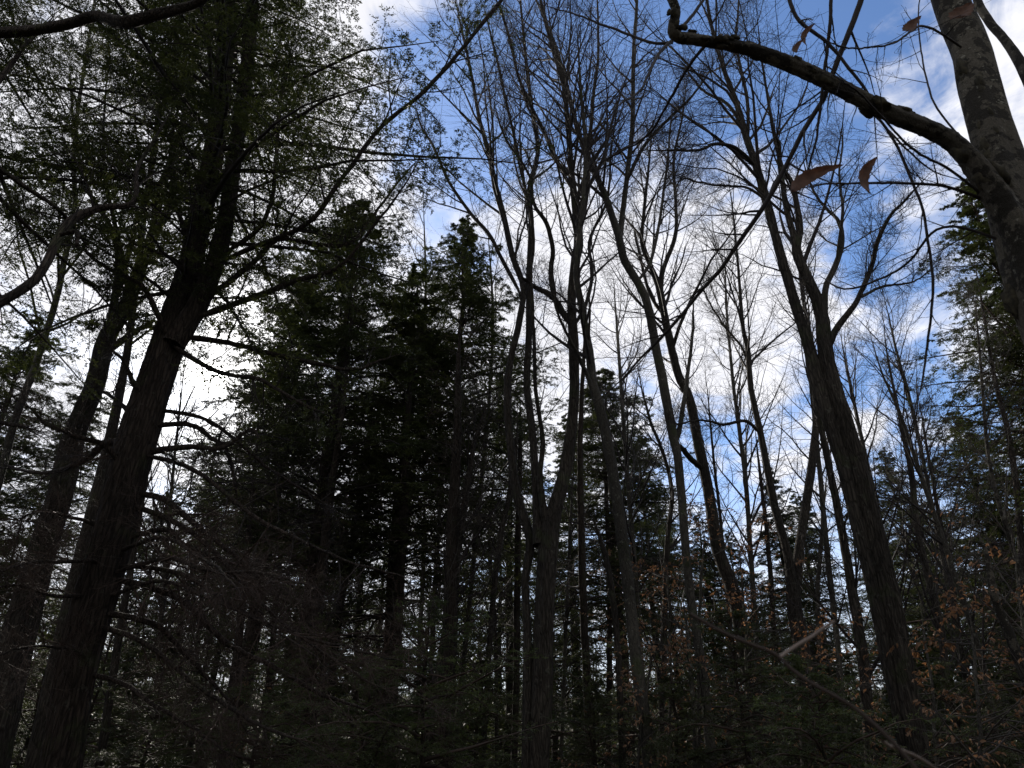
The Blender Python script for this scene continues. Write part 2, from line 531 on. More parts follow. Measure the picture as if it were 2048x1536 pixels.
def hemlock_arrays(rng, H, zb, R, nb, nsec=14, nter=6, nleaf=8, ll=0.035, lw=0.011, shape=0.8, droop=0.05, dead=0.0,
                   lean=(0, 0), gap=0.35, secang=(38, 70), az=None):
    """crown at the origin: returns branch tubes and leaflets"""
    br, lf = MB(), MB()
    f = ((np.arange(nb) + rng.random(nb)) / nb) ** 0.9
    z = zb + (H - zb) * f
    prof = np.minimum((1 - f) ** shape, 0.05 + 5.0 * (1 - f)) * (0.45 + 0.55 * np.minimum(1, f / 0.12))
    lob = rng.uniform(0.75, 1.15, nb)
    L = np.maximum(0.12, R * prof * rng.uniform(1 - gap * 1.3, 1.12, nb) * lob)
    a = rng.uniform(0, 2 * math.pi, nb) if az is None else rng.uniform(az[0], az[1], nb)
    el = np.radians(2 + 26 * f + rng.normal(size=nb) * 13)
    S = np.stack([lean[0] * f, lean[1] * f, z], 1)
    D = np.stack([np.cos(a) * np.cos(el), np.sin(a) * np.cos(el), np.sin(el)], 1)
    P1 = grow(S, D, L, 7, 0.11, -droop * 1.8, rng)
    R1 = (0.004 + 0.011 * L)[:, None] * np.linspace(1, 0.12, 7)[None]
    tubes(br, P1, R1, 4)
    live = rng.random(nb) >= dead
    P2, R2 = flat_kids(P1, R1, nsec, 0.12, 1.0, secang, 0.42, 5, rng)
    thin = rng.random(nb * nsec) < np.clip(np.repeat(L, nsec) / (0.38 * R), 0.22, 1)
    P2, R2 = P2[thin], R2[thin]
    tubes(br, P2, R2, 3)
    lv = np.repeat(live, nsec)[thin]
    P3, R3 = flat_kids(P2[lv], R2[lv], nter, 0.1, 1.0, (35, 65), 0.45, 3, rng, lmin=0.05)
    leaves(lf, P3, nleaf, ll, lw, rng, flat=0.45, t0=0.0)
    leaves(lf, P2[lv], nleaf, ll, lw, rng, flat=0.45, t0=0.2)
    return br, lf


def flat_kids(P, R, n, t0, t1, ang, lr, K, rng, lmin=0.04):
    Mn, Kp, _ = P.shape
    t = (np.arange(n)[None] + rng.random((Mn, n))) / n * (t1 - t0) + t0
    x = t * (Kp - 1); i = np.clip(x.astype(int), 0, Kp - 2); fr = (x - i)[..., None]
    r = np.arange(Mn)[:, None]
    pos = P[r, i] * (1 - fr) + P[r, i + 1] * fr
    T = norm(P[r, i + 1] - P[r, i])
    plen = np.linalg.norm(np.diff(P, axis=1), axis=2).sum(1)[:, None]
    N = norm(np.array([0, 0, 1.0]) + rng.normal(size=T.shape) * 0.25)
    Sd = norm(np.cross(T, N)) * np.where((np.arange(n) % 2) == 0, 1, -1)[None, :, None]
    a = np.radians(rng.uniform(*ang, t.shape))[..., None]
    D = (T * np.cos(a) + Sd * np.sin(a)).reshape(-1, 3)
    Ln = np.maximum(lmin, plen * lr * (1.1 - 0.8 * t) * np.minimum(1, 0.45 + t * 1.8)) * rng.uniform(0.6, 1.15, t.shape)
    Ln = Ln.ravel()
    Pn = grow(pos.reshape(-1, 3), D, Ln, K, 0.12, -0.05, rng)
    Rn = np.maximum(0.0013, 0.001 + 0.006 * Ln)[:, None] * np.linspace(1, 0.35, K)[None]
    return Pn, Rn


def taper_trunk(H, r0, rng, K=16, S=9, lean=(0, 0), wob=0.02):
    f = np.linspace(0, 1, K)
    P = np.stack([lean[0] * f ** 1.2, lean[1] * f ** 1.2, f * H - 0.1], 1)
    P[1:-1, :2] += rng.normal(size=(K - 2, 2)) * wob
    R = r0 * (1 - f) ** 0.85 + 0.006
    R[0] *= 1.4
    return np.concatenate([P, R[:, None]], 1)


VAR = []


def make_variants():
    # shared conifer crowns of unit size 10 m, scaled for each tree
    specs = [dict(H=10, zb=3.6, R=2.6, nb=185, nsec=17, nter=6, nleaf=20, ll=0.034, lw=0.0115, shape=0.62),
             dict(H=10, zb=4.4, R=2.8, nb=165, nsec=17, nter=6, nleaf=20, ll=0.035, lw=0.0115, shape=0.62, gap=0.45),
             dict(H=10, zb=2.4, R=2.2, nb=190, nsec=16, nter=6, nleaf=20, ll=0.034, lw=0.0115, shape=0.68, dead=0.1)]
    for k, s_ in enumerate(specs):
        rng = np.random.default_rng(100 + k)
        br, lf = hemlock_arrays(rng, **s_)
        tr = MB(); C = taper_trunk(10, 0.15, rng, K=18, S=9)
        tubes(tr, C[None, :, :3], C[None, :, 3], 9, 0.04, rng)
        VAR.append((tr.mesh('trunk', M['hemlock_bark']), br.mesh('branches', M['twig_dark']), lf.mesh('foliage', M['needles'], False)))


make_variants()


def conifer(top, D, var, label, name='hemlock_tree', cat='tree', wide=1.0, rot=None, group=None, girth=1.0):
    """shared-mesh conifer whose tip stands at photo pixel top, D metres ahead"""
    p = at(top[0], top[1], D)
    H = p[2]
    o = empty(name, (p[0], p[1], 0), label, cat, group)
    o['_local'] = 1
    s_ = H / 10.0
    o.scale = (s_ * wide, s_ * wide, s_)
    o.rotation_euler = (0, 0, RNG.uniform(0, 6.28) if rot is None else rot)
    for nm, me in zip(('trunk', 'branches', 'foliage'), VAR[var]):
        c = link(nm, me, o)
        if nm == 'trunk' and girth != 1.0:
            c.scale = (girth, girth, 1)
    return o


# ------------------------------------------------------------------ traced hardwoods


def hardwood(name, label, stems, D, seed, bark='maple_bark', twig='twig_dark', cat='tree', sides=14, dens=(12, 7, 6), t0=0.35,
             reach=0.24, up=0.06, ang=(25, 55), group=None, near=False, l4=0, wig=0.10, rtip=0.0015, ridge=0.10, nr=22):
    """stems: list of dict(p=[(x,y,w)...], dd, g(round reaches ground), b(branching from t), n(name))"""
    rng = np.random.default_rng(seed)
    Cs = []
    for s_ in stems:
        C = stem(s_['p'], s_.get('D', D), s_.get('dd', 0.0), K=s_.get('K', 40 if not near else 220), ground=s_.get('g', False), rng=rng, wob=s_.get('wob', 0.03))
        if s_.get('n') and Cs:
            C = attach(C, *Cs)
        Cs.append(C)
    root = empty(name, bbase(Cs[0]), label, cat, group)
    for s_, C in zip(stems, Cs):
        mb = MB()
        S = s_.get('S', sides if not near else 72)
        rg = furrows(seed + len(C), ridge, nr) if (near or s_.get('ridge')) else None
        tubes(mb, C[None, :, :3], C[None, :, 3], S, 0.03 if rg is None else 0.006, rng, ridge=rg)
        mb.build(s_.get('n', 'trunk'), M[bark], root)
    # crown, level by level
    for s_, C in zip(stems, Cs):
        mb = MB()
        tw = MB()
        if s_.get('b', t0) >= 1:
            continue
        Ck = resample(C, 28)
        P, R = Ck[None, :, :3], Ck[None, :, 3]
        n1_ = int(dens[0] * s_.get('k', 1.0) * DENS)
        if n1_ < 1:
            continue
        P1, R1 = kids(P, R, n1_, s_.get('b', t0), 0.99, *ang, 0.5, s_.get('reach', reach) * 1.55, 9, wig, up, rng, rtip=rtip)
        tubes(mb, P1, R1, 5)
        P2, R2 = kids(P1, R1, dens[1] + 2 * (dens[1] > 5), 0.15, 0.98, 28, 68, 0.25, 0.5, 7, wig * 1.15, up * 0.6, rng, rtip=rtip)
        tubes(tw, P2, R2, 4)
        P3, R3 = kids(P2, R2, max(2, dens[2] - 1), 0.12, 1.0, 28, 72, 0.12, 0.55, 5, wig * 1.3, up * 0.4, rng, rtip=rtip * 0.85)
        tubes(tw, P3, R3, 3)
        if l4:
            P4, R4 = kids(P3, R3, l4, 0.2, 1.0, 25, 65, 0.07, 0.5, 4, wig * 1.4, up, rng, rtip=rtip * 0.75)
            tubes(tw, P4, R4, 3)
        mb.build('branches', M['twig_dark' if bark != 'beech_bark' else 'twig_grey'], root)
        tw.build('twigs', M[twig], root)
    return root, Cs


# ================================================================== THE TREES
# ---- big leaning hemlock, left
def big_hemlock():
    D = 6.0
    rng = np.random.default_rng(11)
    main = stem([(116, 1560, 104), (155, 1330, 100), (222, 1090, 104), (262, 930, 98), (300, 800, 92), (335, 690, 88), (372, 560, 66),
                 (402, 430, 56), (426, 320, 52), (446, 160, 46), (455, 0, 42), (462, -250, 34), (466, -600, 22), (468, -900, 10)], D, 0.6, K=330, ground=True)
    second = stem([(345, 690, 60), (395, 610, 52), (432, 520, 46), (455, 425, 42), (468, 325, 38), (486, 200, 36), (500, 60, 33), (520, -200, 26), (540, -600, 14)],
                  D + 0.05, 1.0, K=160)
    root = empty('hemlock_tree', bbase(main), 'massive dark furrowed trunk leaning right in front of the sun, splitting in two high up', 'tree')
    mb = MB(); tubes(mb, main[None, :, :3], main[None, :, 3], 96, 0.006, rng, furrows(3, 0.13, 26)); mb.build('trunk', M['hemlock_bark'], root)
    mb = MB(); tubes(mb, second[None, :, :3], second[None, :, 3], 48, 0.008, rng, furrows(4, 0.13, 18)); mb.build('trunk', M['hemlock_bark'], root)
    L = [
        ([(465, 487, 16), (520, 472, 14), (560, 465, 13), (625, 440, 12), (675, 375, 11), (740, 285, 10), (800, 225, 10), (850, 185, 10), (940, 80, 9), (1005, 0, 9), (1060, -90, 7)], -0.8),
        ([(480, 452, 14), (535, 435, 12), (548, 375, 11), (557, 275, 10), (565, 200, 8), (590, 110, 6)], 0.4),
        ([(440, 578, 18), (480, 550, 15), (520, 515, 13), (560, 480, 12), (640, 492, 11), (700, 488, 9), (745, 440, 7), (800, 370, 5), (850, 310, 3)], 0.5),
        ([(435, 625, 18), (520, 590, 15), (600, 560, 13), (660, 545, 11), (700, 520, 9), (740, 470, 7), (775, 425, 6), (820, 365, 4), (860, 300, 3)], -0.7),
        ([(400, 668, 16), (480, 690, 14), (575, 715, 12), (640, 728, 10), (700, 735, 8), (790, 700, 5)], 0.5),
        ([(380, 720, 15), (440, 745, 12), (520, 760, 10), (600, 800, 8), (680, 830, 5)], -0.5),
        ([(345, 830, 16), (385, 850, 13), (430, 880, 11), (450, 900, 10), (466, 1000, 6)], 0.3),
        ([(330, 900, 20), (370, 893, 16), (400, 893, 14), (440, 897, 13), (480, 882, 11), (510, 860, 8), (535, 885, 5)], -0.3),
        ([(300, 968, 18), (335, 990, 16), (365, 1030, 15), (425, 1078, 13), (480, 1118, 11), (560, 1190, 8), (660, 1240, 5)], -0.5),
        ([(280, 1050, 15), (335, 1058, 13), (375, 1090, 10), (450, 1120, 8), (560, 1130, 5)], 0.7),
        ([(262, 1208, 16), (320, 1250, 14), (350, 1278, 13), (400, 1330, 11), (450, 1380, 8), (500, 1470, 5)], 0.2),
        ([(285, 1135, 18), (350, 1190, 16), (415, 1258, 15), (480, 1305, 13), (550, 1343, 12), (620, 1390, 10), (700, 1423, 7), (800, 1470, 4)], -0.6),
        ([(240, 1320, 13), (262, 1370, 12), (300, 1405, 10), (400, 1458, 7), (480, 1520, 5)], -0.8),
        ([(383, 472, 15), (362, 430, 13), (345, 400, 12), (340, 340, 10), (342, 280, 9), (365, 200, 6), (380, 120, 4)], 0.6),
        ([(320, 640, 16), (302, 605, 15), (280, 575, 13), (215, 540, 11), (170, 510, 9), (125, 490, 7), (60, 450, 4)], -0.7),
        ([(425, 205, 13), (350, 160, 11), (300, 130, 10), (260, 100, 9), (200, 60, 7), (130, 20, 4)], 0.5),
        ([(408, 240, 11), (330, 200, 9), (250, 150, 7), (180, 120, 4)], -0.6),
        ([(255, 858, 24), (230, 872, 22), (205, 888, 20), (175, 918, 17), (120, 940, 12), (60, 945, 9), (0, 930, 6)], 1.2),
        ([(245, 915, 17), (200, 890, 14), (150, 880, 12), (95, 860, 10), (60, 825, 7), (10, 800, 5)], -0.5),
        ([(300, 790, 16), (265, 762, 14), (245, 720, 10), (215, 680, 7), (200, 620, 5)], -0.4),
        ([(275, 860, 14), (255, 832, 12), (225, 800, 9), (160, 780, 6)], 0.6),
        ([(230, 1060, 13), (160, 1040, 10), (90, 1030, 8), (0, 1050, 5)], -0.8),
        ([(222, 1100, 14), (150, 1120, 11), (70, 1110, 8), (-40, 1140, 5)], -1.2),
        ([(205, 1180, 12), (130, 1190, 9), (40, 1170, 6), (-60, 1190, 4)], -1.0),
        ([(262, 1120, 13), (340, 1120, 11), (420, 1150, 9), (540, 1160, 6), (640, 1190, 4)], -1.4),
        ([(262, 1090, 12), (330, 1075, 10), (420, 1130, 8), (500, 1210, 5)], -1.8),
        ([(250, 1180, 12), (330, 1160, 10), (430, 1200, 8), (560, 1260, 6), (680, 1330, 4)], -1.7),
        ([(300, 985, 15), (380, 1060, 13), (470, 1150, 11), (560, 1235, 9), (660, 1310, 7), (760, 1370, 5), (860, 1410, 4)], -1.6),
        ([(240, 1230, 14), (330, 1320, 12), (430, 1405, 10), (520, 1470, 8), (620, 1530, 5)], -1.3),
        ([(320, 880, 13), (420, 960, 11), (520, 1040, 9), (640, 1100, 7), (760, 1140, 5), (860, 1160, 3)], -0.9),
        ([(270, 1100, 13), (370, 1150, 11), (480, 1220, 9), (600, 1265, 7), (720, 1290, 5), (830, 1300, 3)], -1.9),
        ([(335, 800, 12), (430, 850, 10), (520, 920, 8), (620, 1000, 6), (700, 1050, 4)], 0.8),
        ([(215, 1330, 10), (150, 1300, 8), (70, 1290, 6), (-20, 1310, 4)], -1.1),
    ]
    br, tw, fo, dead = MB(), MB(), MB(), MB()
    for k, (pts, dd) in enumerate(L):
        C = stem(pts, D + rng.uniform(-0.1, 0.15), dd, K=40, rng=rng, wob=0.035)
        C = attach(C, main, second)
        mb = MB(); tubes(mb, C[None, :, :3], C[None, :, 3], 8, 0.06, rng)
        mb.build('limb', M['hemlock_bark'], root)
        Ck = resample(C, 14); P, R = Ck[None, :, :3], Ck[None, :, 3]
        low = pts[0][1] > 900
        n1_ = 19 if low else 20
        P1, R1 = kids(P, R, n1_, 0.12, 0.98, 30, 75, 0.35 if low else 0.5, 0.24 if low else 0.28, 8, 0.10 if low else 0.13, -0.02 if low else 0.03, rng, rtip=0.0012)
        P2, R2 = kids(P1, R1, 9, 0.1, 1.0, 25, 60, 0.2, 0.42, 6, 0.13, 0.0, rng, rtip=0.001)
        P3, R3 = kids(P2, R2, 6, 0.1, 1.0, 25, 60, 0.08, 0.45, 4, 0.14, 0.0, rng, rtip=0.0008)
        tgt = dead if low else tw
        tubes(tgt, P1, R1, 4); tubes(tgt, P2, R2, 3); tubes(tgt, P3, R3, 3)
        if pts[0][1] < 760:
            keep = rng.random(len(P3)) < (0.6 if pts[0][1] < 520 else 0.3)
            leaves(fo, P3[keep], 14, 0.030, 0.0095, rng, flat=0.5)
    tw.build('twigs', M['twig_dark'], root)
    dead.build('dead_twigs', M['twig_dead'], root)
    # live crown above
    b = main[-1]
    br, lf = hemlock_arrays(rng, H=19.0, zb=5.7, R=3.7, nb=285, nsec=20, nter=8, nleaf=15, ll=0.036, lw=0.0115, shape=0.5, gap=0.45)
    # follow the trunk: shear crown along its lean (a real shape, the trunk itself leans)
    for A in br.v + lf.v:
        z = A[:, 2]
        A[:, 0] += np.interp(z, main[:, 2], main[:, 0]); A[:, 1] += np.interp(z, main[:, 2], main[:, 1])
    br.build('branches', M['twig_dark'], root)
    for A, Q in zip(lf.v, lf.f):
        fo.add(A, Q - Q.min())
    fo.build('foliage', M['needles'], root, False)


big_hemlock()


# ---- tree outside the left edge whose limbs reach in
def edge_hemlock():
    D = 3.6
    rng = np.random.default_rng(21)
    main = stem([(-420, 1500, 120), (-330, 1100, 105), (-240, 800, 90), (-170, 500, 80), (-110, 200, 68), (-70, -50, 58), (-40, -400, 40), (-20, -800, 16)], D, 0.4, K=80, ground=True)
    root = empty('hemlock_tree', bbase(main), 'near tree at the left edge with a bare crooked limb curving up', 'tree')
    mb = MB(); tubes(mb, main[None, :, :3], main[None, :, 3], 36, 0.02, rng); mb.build('trunk', M['hemlock_bark'], root)
    L = [([(-215, 720, 40), (-100, 665, 34), (0, 605, 30), (45, 578, 28), (82, 543, 26), (112, 482, 27), (145, 438, 26), (200, 414, 20), (265, 404, 15), (272, 340, 12), (300, 290, 9), (350, 210, 6)], 0.6),
         ([(-60, 70, 40), (60, 60, 36), (140, 45, 34), (190, 30, 34), (250, 42, 36), (325, 22, 32), (400, 0, 24), (470, -50, 14)], -0.7),
         ([(120, 470, 12), (150, 460, 14), (152, 480, 12), (148, 492, 11)], 0.0),
         ([(-120, 330, 24), (-20, 330, 20), (60, 380, 14), (130, 430, 10), (180, 500, 7)], 1.0),
         ([(-100, 250, 24), (-20, 180, 18), (50, 90, 13), (110, 30, 8)], 0.4),
         ([(-260, 900, 22), (-120, 850, 16), (0, 845, 12), (90, 865, 8)], 0.8)]
    tw, fo = MB(), MB()
    for k, (pts, dd) in enumerate(L):
        C = stem(pts, D + (0.25 if k < 2 else 0.15), dd, K=44, rng=rng, wob=0.01)
        mb = MB(); tubes(mb, C[None, :, :3], C[None, :, 3], 20, 0.03, rng, furrows(50 + k, 0.12, 8)); mb.build('limb', M['hemlock_bark'], root)
        if k in (1, 2):
            continue
        Ck = resample(C, 16); P, R = Ck[None, :, :3], Ck[None, :, 3]
        P1, R1 = kids(P, R, 13, 0.35, 0.98, 30, 75, 0.3, 0.28, 8, 0.12, 0.0, rng, rtip=0.001)
        P2, R2 = kids(P1, R1, 8, 0.1, 1.0, 25, 60, 0.15, 0.4, 6, 0.12, -0.02, rng, rtip=0.0009)
        P3, R3 = kids(P2, R2, 6, 0.1, 1.0, 25, 60, 0.07, 0.45, 4, 0.12, -0.02, rng, rtip=0.0007)
        tubes(tw, P1, R1, 4); tubes(tw, P2, R2, 3); tubes(tw, P3, R3, 3)
        if k in (3, 4):
            leaves(fo, P3, 9, 0.018, 0.005, rng, flat=0.5)
    tw.build('twigs', M['twig_dark'], root)
    br, lf = hemlock_arrays(rng, H=13.0, zb=4.0, R=2.7, nb=100, nsec=20, nter=8, nleaf=15, ll=0.026, lw=0.0085, shape=0.45, gap=0.45, az=(1.4, 4.2))
    for A in br.v + lf.v:
        z = A[:, 2]
        A[:, 0] += np.interp(z, main[:, 2], main[:, 0]); A[:, 1] += np.interp(z, main[:, 2], main[:, 1])
    br.build('branches', M['twig_dark'], root)
    for A, Q in zip(lf.v, lf.f):
        fo.add(A, Q - Q.min())
    fo.build('foliage', M['needles'], root, False)


edge_hemlock()

S_ = lambda p, **k: dict(p=p, **k)

# ---- left maple behind the big hemlock
hardwood('maple_tree', 'second thick trunk from the left, forking into bare limbs left of the sun', [
    S_([(-25, 1560, 96), (12, 1390, 90), (50, 1218, 80), (88, 1090, 74), (122, 990, 66), (152, 868, 58), (190, 768, 52), (212, 675, 46), (250, 610, 40), (280, 525, 34),
        (305, 462, 28), (318, 380, 22), (350, 280, 18), (378, 150, 14), (400, 0, 11), (415, -160, 6)], g=True, K=260, S=72, ridge=True, b=0.45, k=1.3, dd=0.3),
    S_([(222, 655, 24), (234, 570, 20), (236, 500, 18), (215, 440, 15), (176, 372, 12), (150, 250, 9), (140, 120, 6)], n='limb', dd=-0.6, b=0.25),
    S_([(300, 470, 22), (340, 425, 17), (372, 385, 12), (430, 330, 8)], n='limb', dd=0.9, b=0.25, k=0.7),
    S_([(258, 590, 20), (262, 500, 16), (285, 400, 13), (310, 300, 10), (320, 180, 7), (350, 60, 4)], n='limb', dd=1.0, b=0.2),
    S_([(232, 690, 20), (262, 670, 15), (285, 655, 12), (310, 640, 9)], n='limb', dd=0.5, b=0.3, k=0.5)],
    7.2, 31, bark='maple_bark', dens=(13, 7, 6), reach=0.16, nr=24)

hardwood('maple_tree', 'slim dark trunk slanting right at the far left edge, level with the sun', [
    S_([(-95, 1240, 26), (-40, 1080, 24), (5, 930, 22), (32, 820, 21), (55, 768, 20), (85, 680, 19), (112, 590, 17), (132, 490, 16), (150, 420, 14), (146, 300, 12), (170, 125, 10), (190, 0, 8), (205, -150, 5)],
       g=True, b=0.4)], 8.5, 32, bark='smooth_bark', dens=(20, 7, 6), reach=0.15)

hardwood('maple_tree', 'trunk half hidden between the two thick left trunks', [
    S_([(65, 1550, 50), (98, 1400, 46), (128, 1260, 42), (160, 1120, 38), (200, 960, 32), (235, 800, 24), (262, 640, 18), (285, 440, 13), (310, 250, 9), (330, 80, 5)], g=True, b=0.5)],
    9.5, 33, dens=(16, 7, 6), reach=0.16)

# ---- centre: the many-stemmed maple
hardwood('maple_tree', 'large maple in the centre with several dark stems rising from one broad base', [
    S_([(1076, 1560, 48), (1084, 1400, 50), (1090, 1250, 48), (1095, 1130, 46), (1100, 1060, 46), (1112, 1005, 36), (1130, 935, 30), (1145, 818, 25), (1146, 700, 23), (1142, 600, 22),
        (1150, 520, 22), (1156, 470, 22), (1142, 350, 15), (1134, 250, 12), (1125, 165, 10), (1104, 95, 9), (1080, 0, 7), (1060, -130, 4)], g=True, K=240, S=56, ridge=True, b=0.52, k=1.5),
    S_([(1054, 1555, 26), (1056, 1400, 24), (1056, 1250, 20), (1052, 1160, 18), (1062, 1078, 22), (1036, 995, 22), (1022, 893, 19), (1014, 790, 18), (1020, 720, 16), (1036, 650, 15), (1046, 575, 14),
        (1025, 510, 14), (1010, 440, 13), (990, 360, 12), (974, 290, 11), (958, 230, 9), (942, 140, 7), (915, 20, 5), (900, -60, 3)], g=True, dd=0.8, b=0.5, k=1.3, K=90),
    S_([(1078, 1090, 30), (1072, 990, 19), (1065, 868, 18), (1052, 768, 17), (1055, 700, 16), (1057, 550, 15), (1060, 450, 14), (1057, 375, 12), (1075, 300, 10), (1064, 220, 9), (1050, 100, 7), (1040, -10, 5), (1030, -100, 3)],
       dd=1.6, b=0.35, k=1.3),
    S_([(1088, 1060, 24), (1080, 960, 14), (1086, 890, 12), (1078, 830, 10), (1070, 768, 9), (1068, 640, 8), (1064, 520, 6)], n='limb', dd=-0.8, b=0.3, k=0.5),
    S_([(1158, 470, 16), (1168, 420, 13), (1175, 375, 12), (1182, 275, 10), (1190, 180, 8), (1200, 90, 6), (1196, -40, 4)], n='limb', dd=1.2, b=0.2),
    S_([(1130, 640, 17), (1115, 608, 15), (1098, 590, 14), (1060, 570, 10), (1030, 545, 7)], n='limb', dd=-0.5, b=0.5, k=0.4),
    S_([(1102, 592, 13), (1100, 540, 12), (1106, 500, 11), (1092, 445, 10), (1068, 408, 8), (1058, 350, 6), (1010, 270, 5), (985, 190, 3)], n='limb', dd=-1.0, b=0.3),
    S_([(1140, 352, 13), (1115, 325, 9), (1090, 270, 9), (1060, 215, 8), (1035, 160, 7), (1020, 100, 6), (1000, 30, 6), (975, -20, 4)], n='limb', dd=-1.1, b=0.25),
    S_([(1038, 545, 10), (1000, 500, 9), (980, 470, 9), (940, 425, 8), (900, 365, 7), (870, 295, 6), (845, 250, 5), (835, 200, 3)], n='limb', dd=0.9, b=0.2, k=0.8),
    S_([(1048, 570, 9), (1068, 470, 8), (1040, 330, 7), (1012, 200, 6), (990, 100, 5), (965, 0, 3)], n='limb', dd=0.7, b=0.2),
    S_([(1140, 650, 11), (1172, 600, 9), (1185, 540, 8), (1180, 480, 7), (1215, 400, 6), (1225, 300, 5), (1240, 180, 3)], n='limb', dd=1.4, b=0.2)],
    9.0, 41, bark='maple_bark', dens=(13, 7, 7), reach=0.20, t0=0.4, l4=0, ang=(20, 45), up=0.08)

hardwood('beech_tree', 'smooth trunk with dark knots leaning left just right of the central maple', [
    S_([(1303, 1560, 33), (1290, 1450, 31), (1275, 1343, 29), (1262, 1230, 28), (1250, 1118, 28), (1225, 943, 26), (1200, 818, 24), (1186, 768, 22), (1178, 700, 19), (1162, 610, 16), (1152, 540, 14),
        (1165, 420, 11), (1172, 300, 9), (1160, 160, 7), (1150, 20, 4)], g=True, K=120, b=0.45, k=1.4),
    S_([(1190, 790, 12), (1168, 740, 10), (1150, 700, 8), (1120, 640, 6), (1095, 560, 4)], n='limb', dd=-0.8, b=0.2, k=0.6)],
    8.6, 42, bark='smooth_bark', dens=(15, 7, 6), reach=0.17, ang=(20, 48))

hardwood('beech_tree', 'slender grey trunk right of centre, its top splitting in a wide V', [
    S_([(1428, 1560, 25), (1420, 1490, 24), (1405, 1343, 22), (1380, 1193, 21), (1366, 1043, 20), (1355, 918, 21), (1344, 868, 22), (1326, 768, 22), (1312, 700, 21), (1290, 600, 20), (1248, 525, 19), (1235, 475, 18),
        (1200, 375, 14), (1176, 325, 13), (1152, 255, 11), (1136, 190, 10), (1108, 90, 8), (1075, 10, 6), (1050, -60, 4)], g=True, K=120, b=0.6, k=1.3),
    S_([(1238, 490, 15), (1245, 425, 13), (1255, 340, 12), (1264, 250, 11), (1267, 100, 9), (1275, 0, 7), (1280, -110, 4)], dd=0.9, b=0.15, k=1.3),
    S_([(1258, 330, 9), (1300, 277, 8), (1350, 225, 7), (1400, 170, 5), (1440, 110, 3)], n='limb', dd=-0.8, b=0.2, k=0.7),
    S_([(1345, 870, 14), (1360, 840, 12), (1372, 780, 10), (1380, 700, 8), (1390, 600, 5)], n='limb', dd=1.0, b=0.3, k=0.6),
    S_([(1268, 560, 9), (1300, 520, 8), (1320, 440, 7), (1335, 330, 6), (1345, 200, 4)], n='limb', dd=1.1, b=0.2, k=0.9)],
    9.6, 43, bark='smooth_bark', dens=(14, 7, 7), reach=0.19, ang=(20, 46), up=0.08)

hardwood('maple_tree', 'dark mossy trunk standing behind the orange beech leaves right of centre', [
    S_([(1500, 1350, 36), (1470, 1193, 34), (1436, 1093, 30), (1420, 993, 26), (1400, 893, 25), (1380, 798, 22), (1355, 740, 20), (1330, 625, 18), (1320, 575, 17), (1300, 525, 11), (1285, 480, 9), (1292, 400, 8),
        (1300, 320, 6), (1310, 220, 4)], g=True, K=120, b=0.55, k=1.2),
    S_([(1321, 580, 13), (1326, 540, 11), (1350, 475, 10), (1352, 420, 8), (1346, 325, 7), (1360, 240, 5), (1372, 150, 3)], dd=0.8, b=0.2),
    S_([(1396, 930, 14), (1378, 915, 13), (1362, 895, 12), (1345, 880, 8)], n='limb', dd=-0.8, b=0.5, k=0.3),
    S_([(1330, 625, 9), (1300, 590, 8), (1280, 520, 7), (1262, 440, 5)], n='limb', dd=0.9, b=0.2, k=0.7)],
    11.5, 44, dens=(16, 8, 7), reach=0.20, ang=(22, 50))

hardwood('maple_tree', 'V-shaped pair of stems joined at the foot, left of the thick right-hand trunk', [
    S_([(1622, 1560, 46), (1612, 1400, 44), (1598, 1270, 40), (1585, 1200, 34), (1575, 1118, 22), (1550, 1018, 20), (1535, 943, 18), (1520, 868, 16), (1500, 768, 14), (1495, 700, 12), (1485, 650, 10), (1478, 560, 7),
        (1465, 430, 5), (1450, 320, 3)], g=True, K=120, b=0.6, k=1.1),
    S_([(1590, 1230, 30), (1596, 1118, 24), (1610, 1018, 22), (1625, 918, 20), (1632, 818, 17), (1622, 700, 13), (1600, 560, 9), (1590, 420, 5)], dd=0.7, b=0.6),
    S_([(1515, 860, 9), (1490, 840, 8), (1450, 845, 7), (1400, 838, 5), (1340, 850, 3)], n='limb', dd=-1.0, b=0.2, k=0.8),
    S_([(1500, 720, 7), (1480, 690, 6), (1440, 640, 5), (1400, 560, 3)], n='limb', dd=0.6, b=0.2, k=0.8)],
    10.5, 45, dens=(15, 7, 7), reach=0.19)

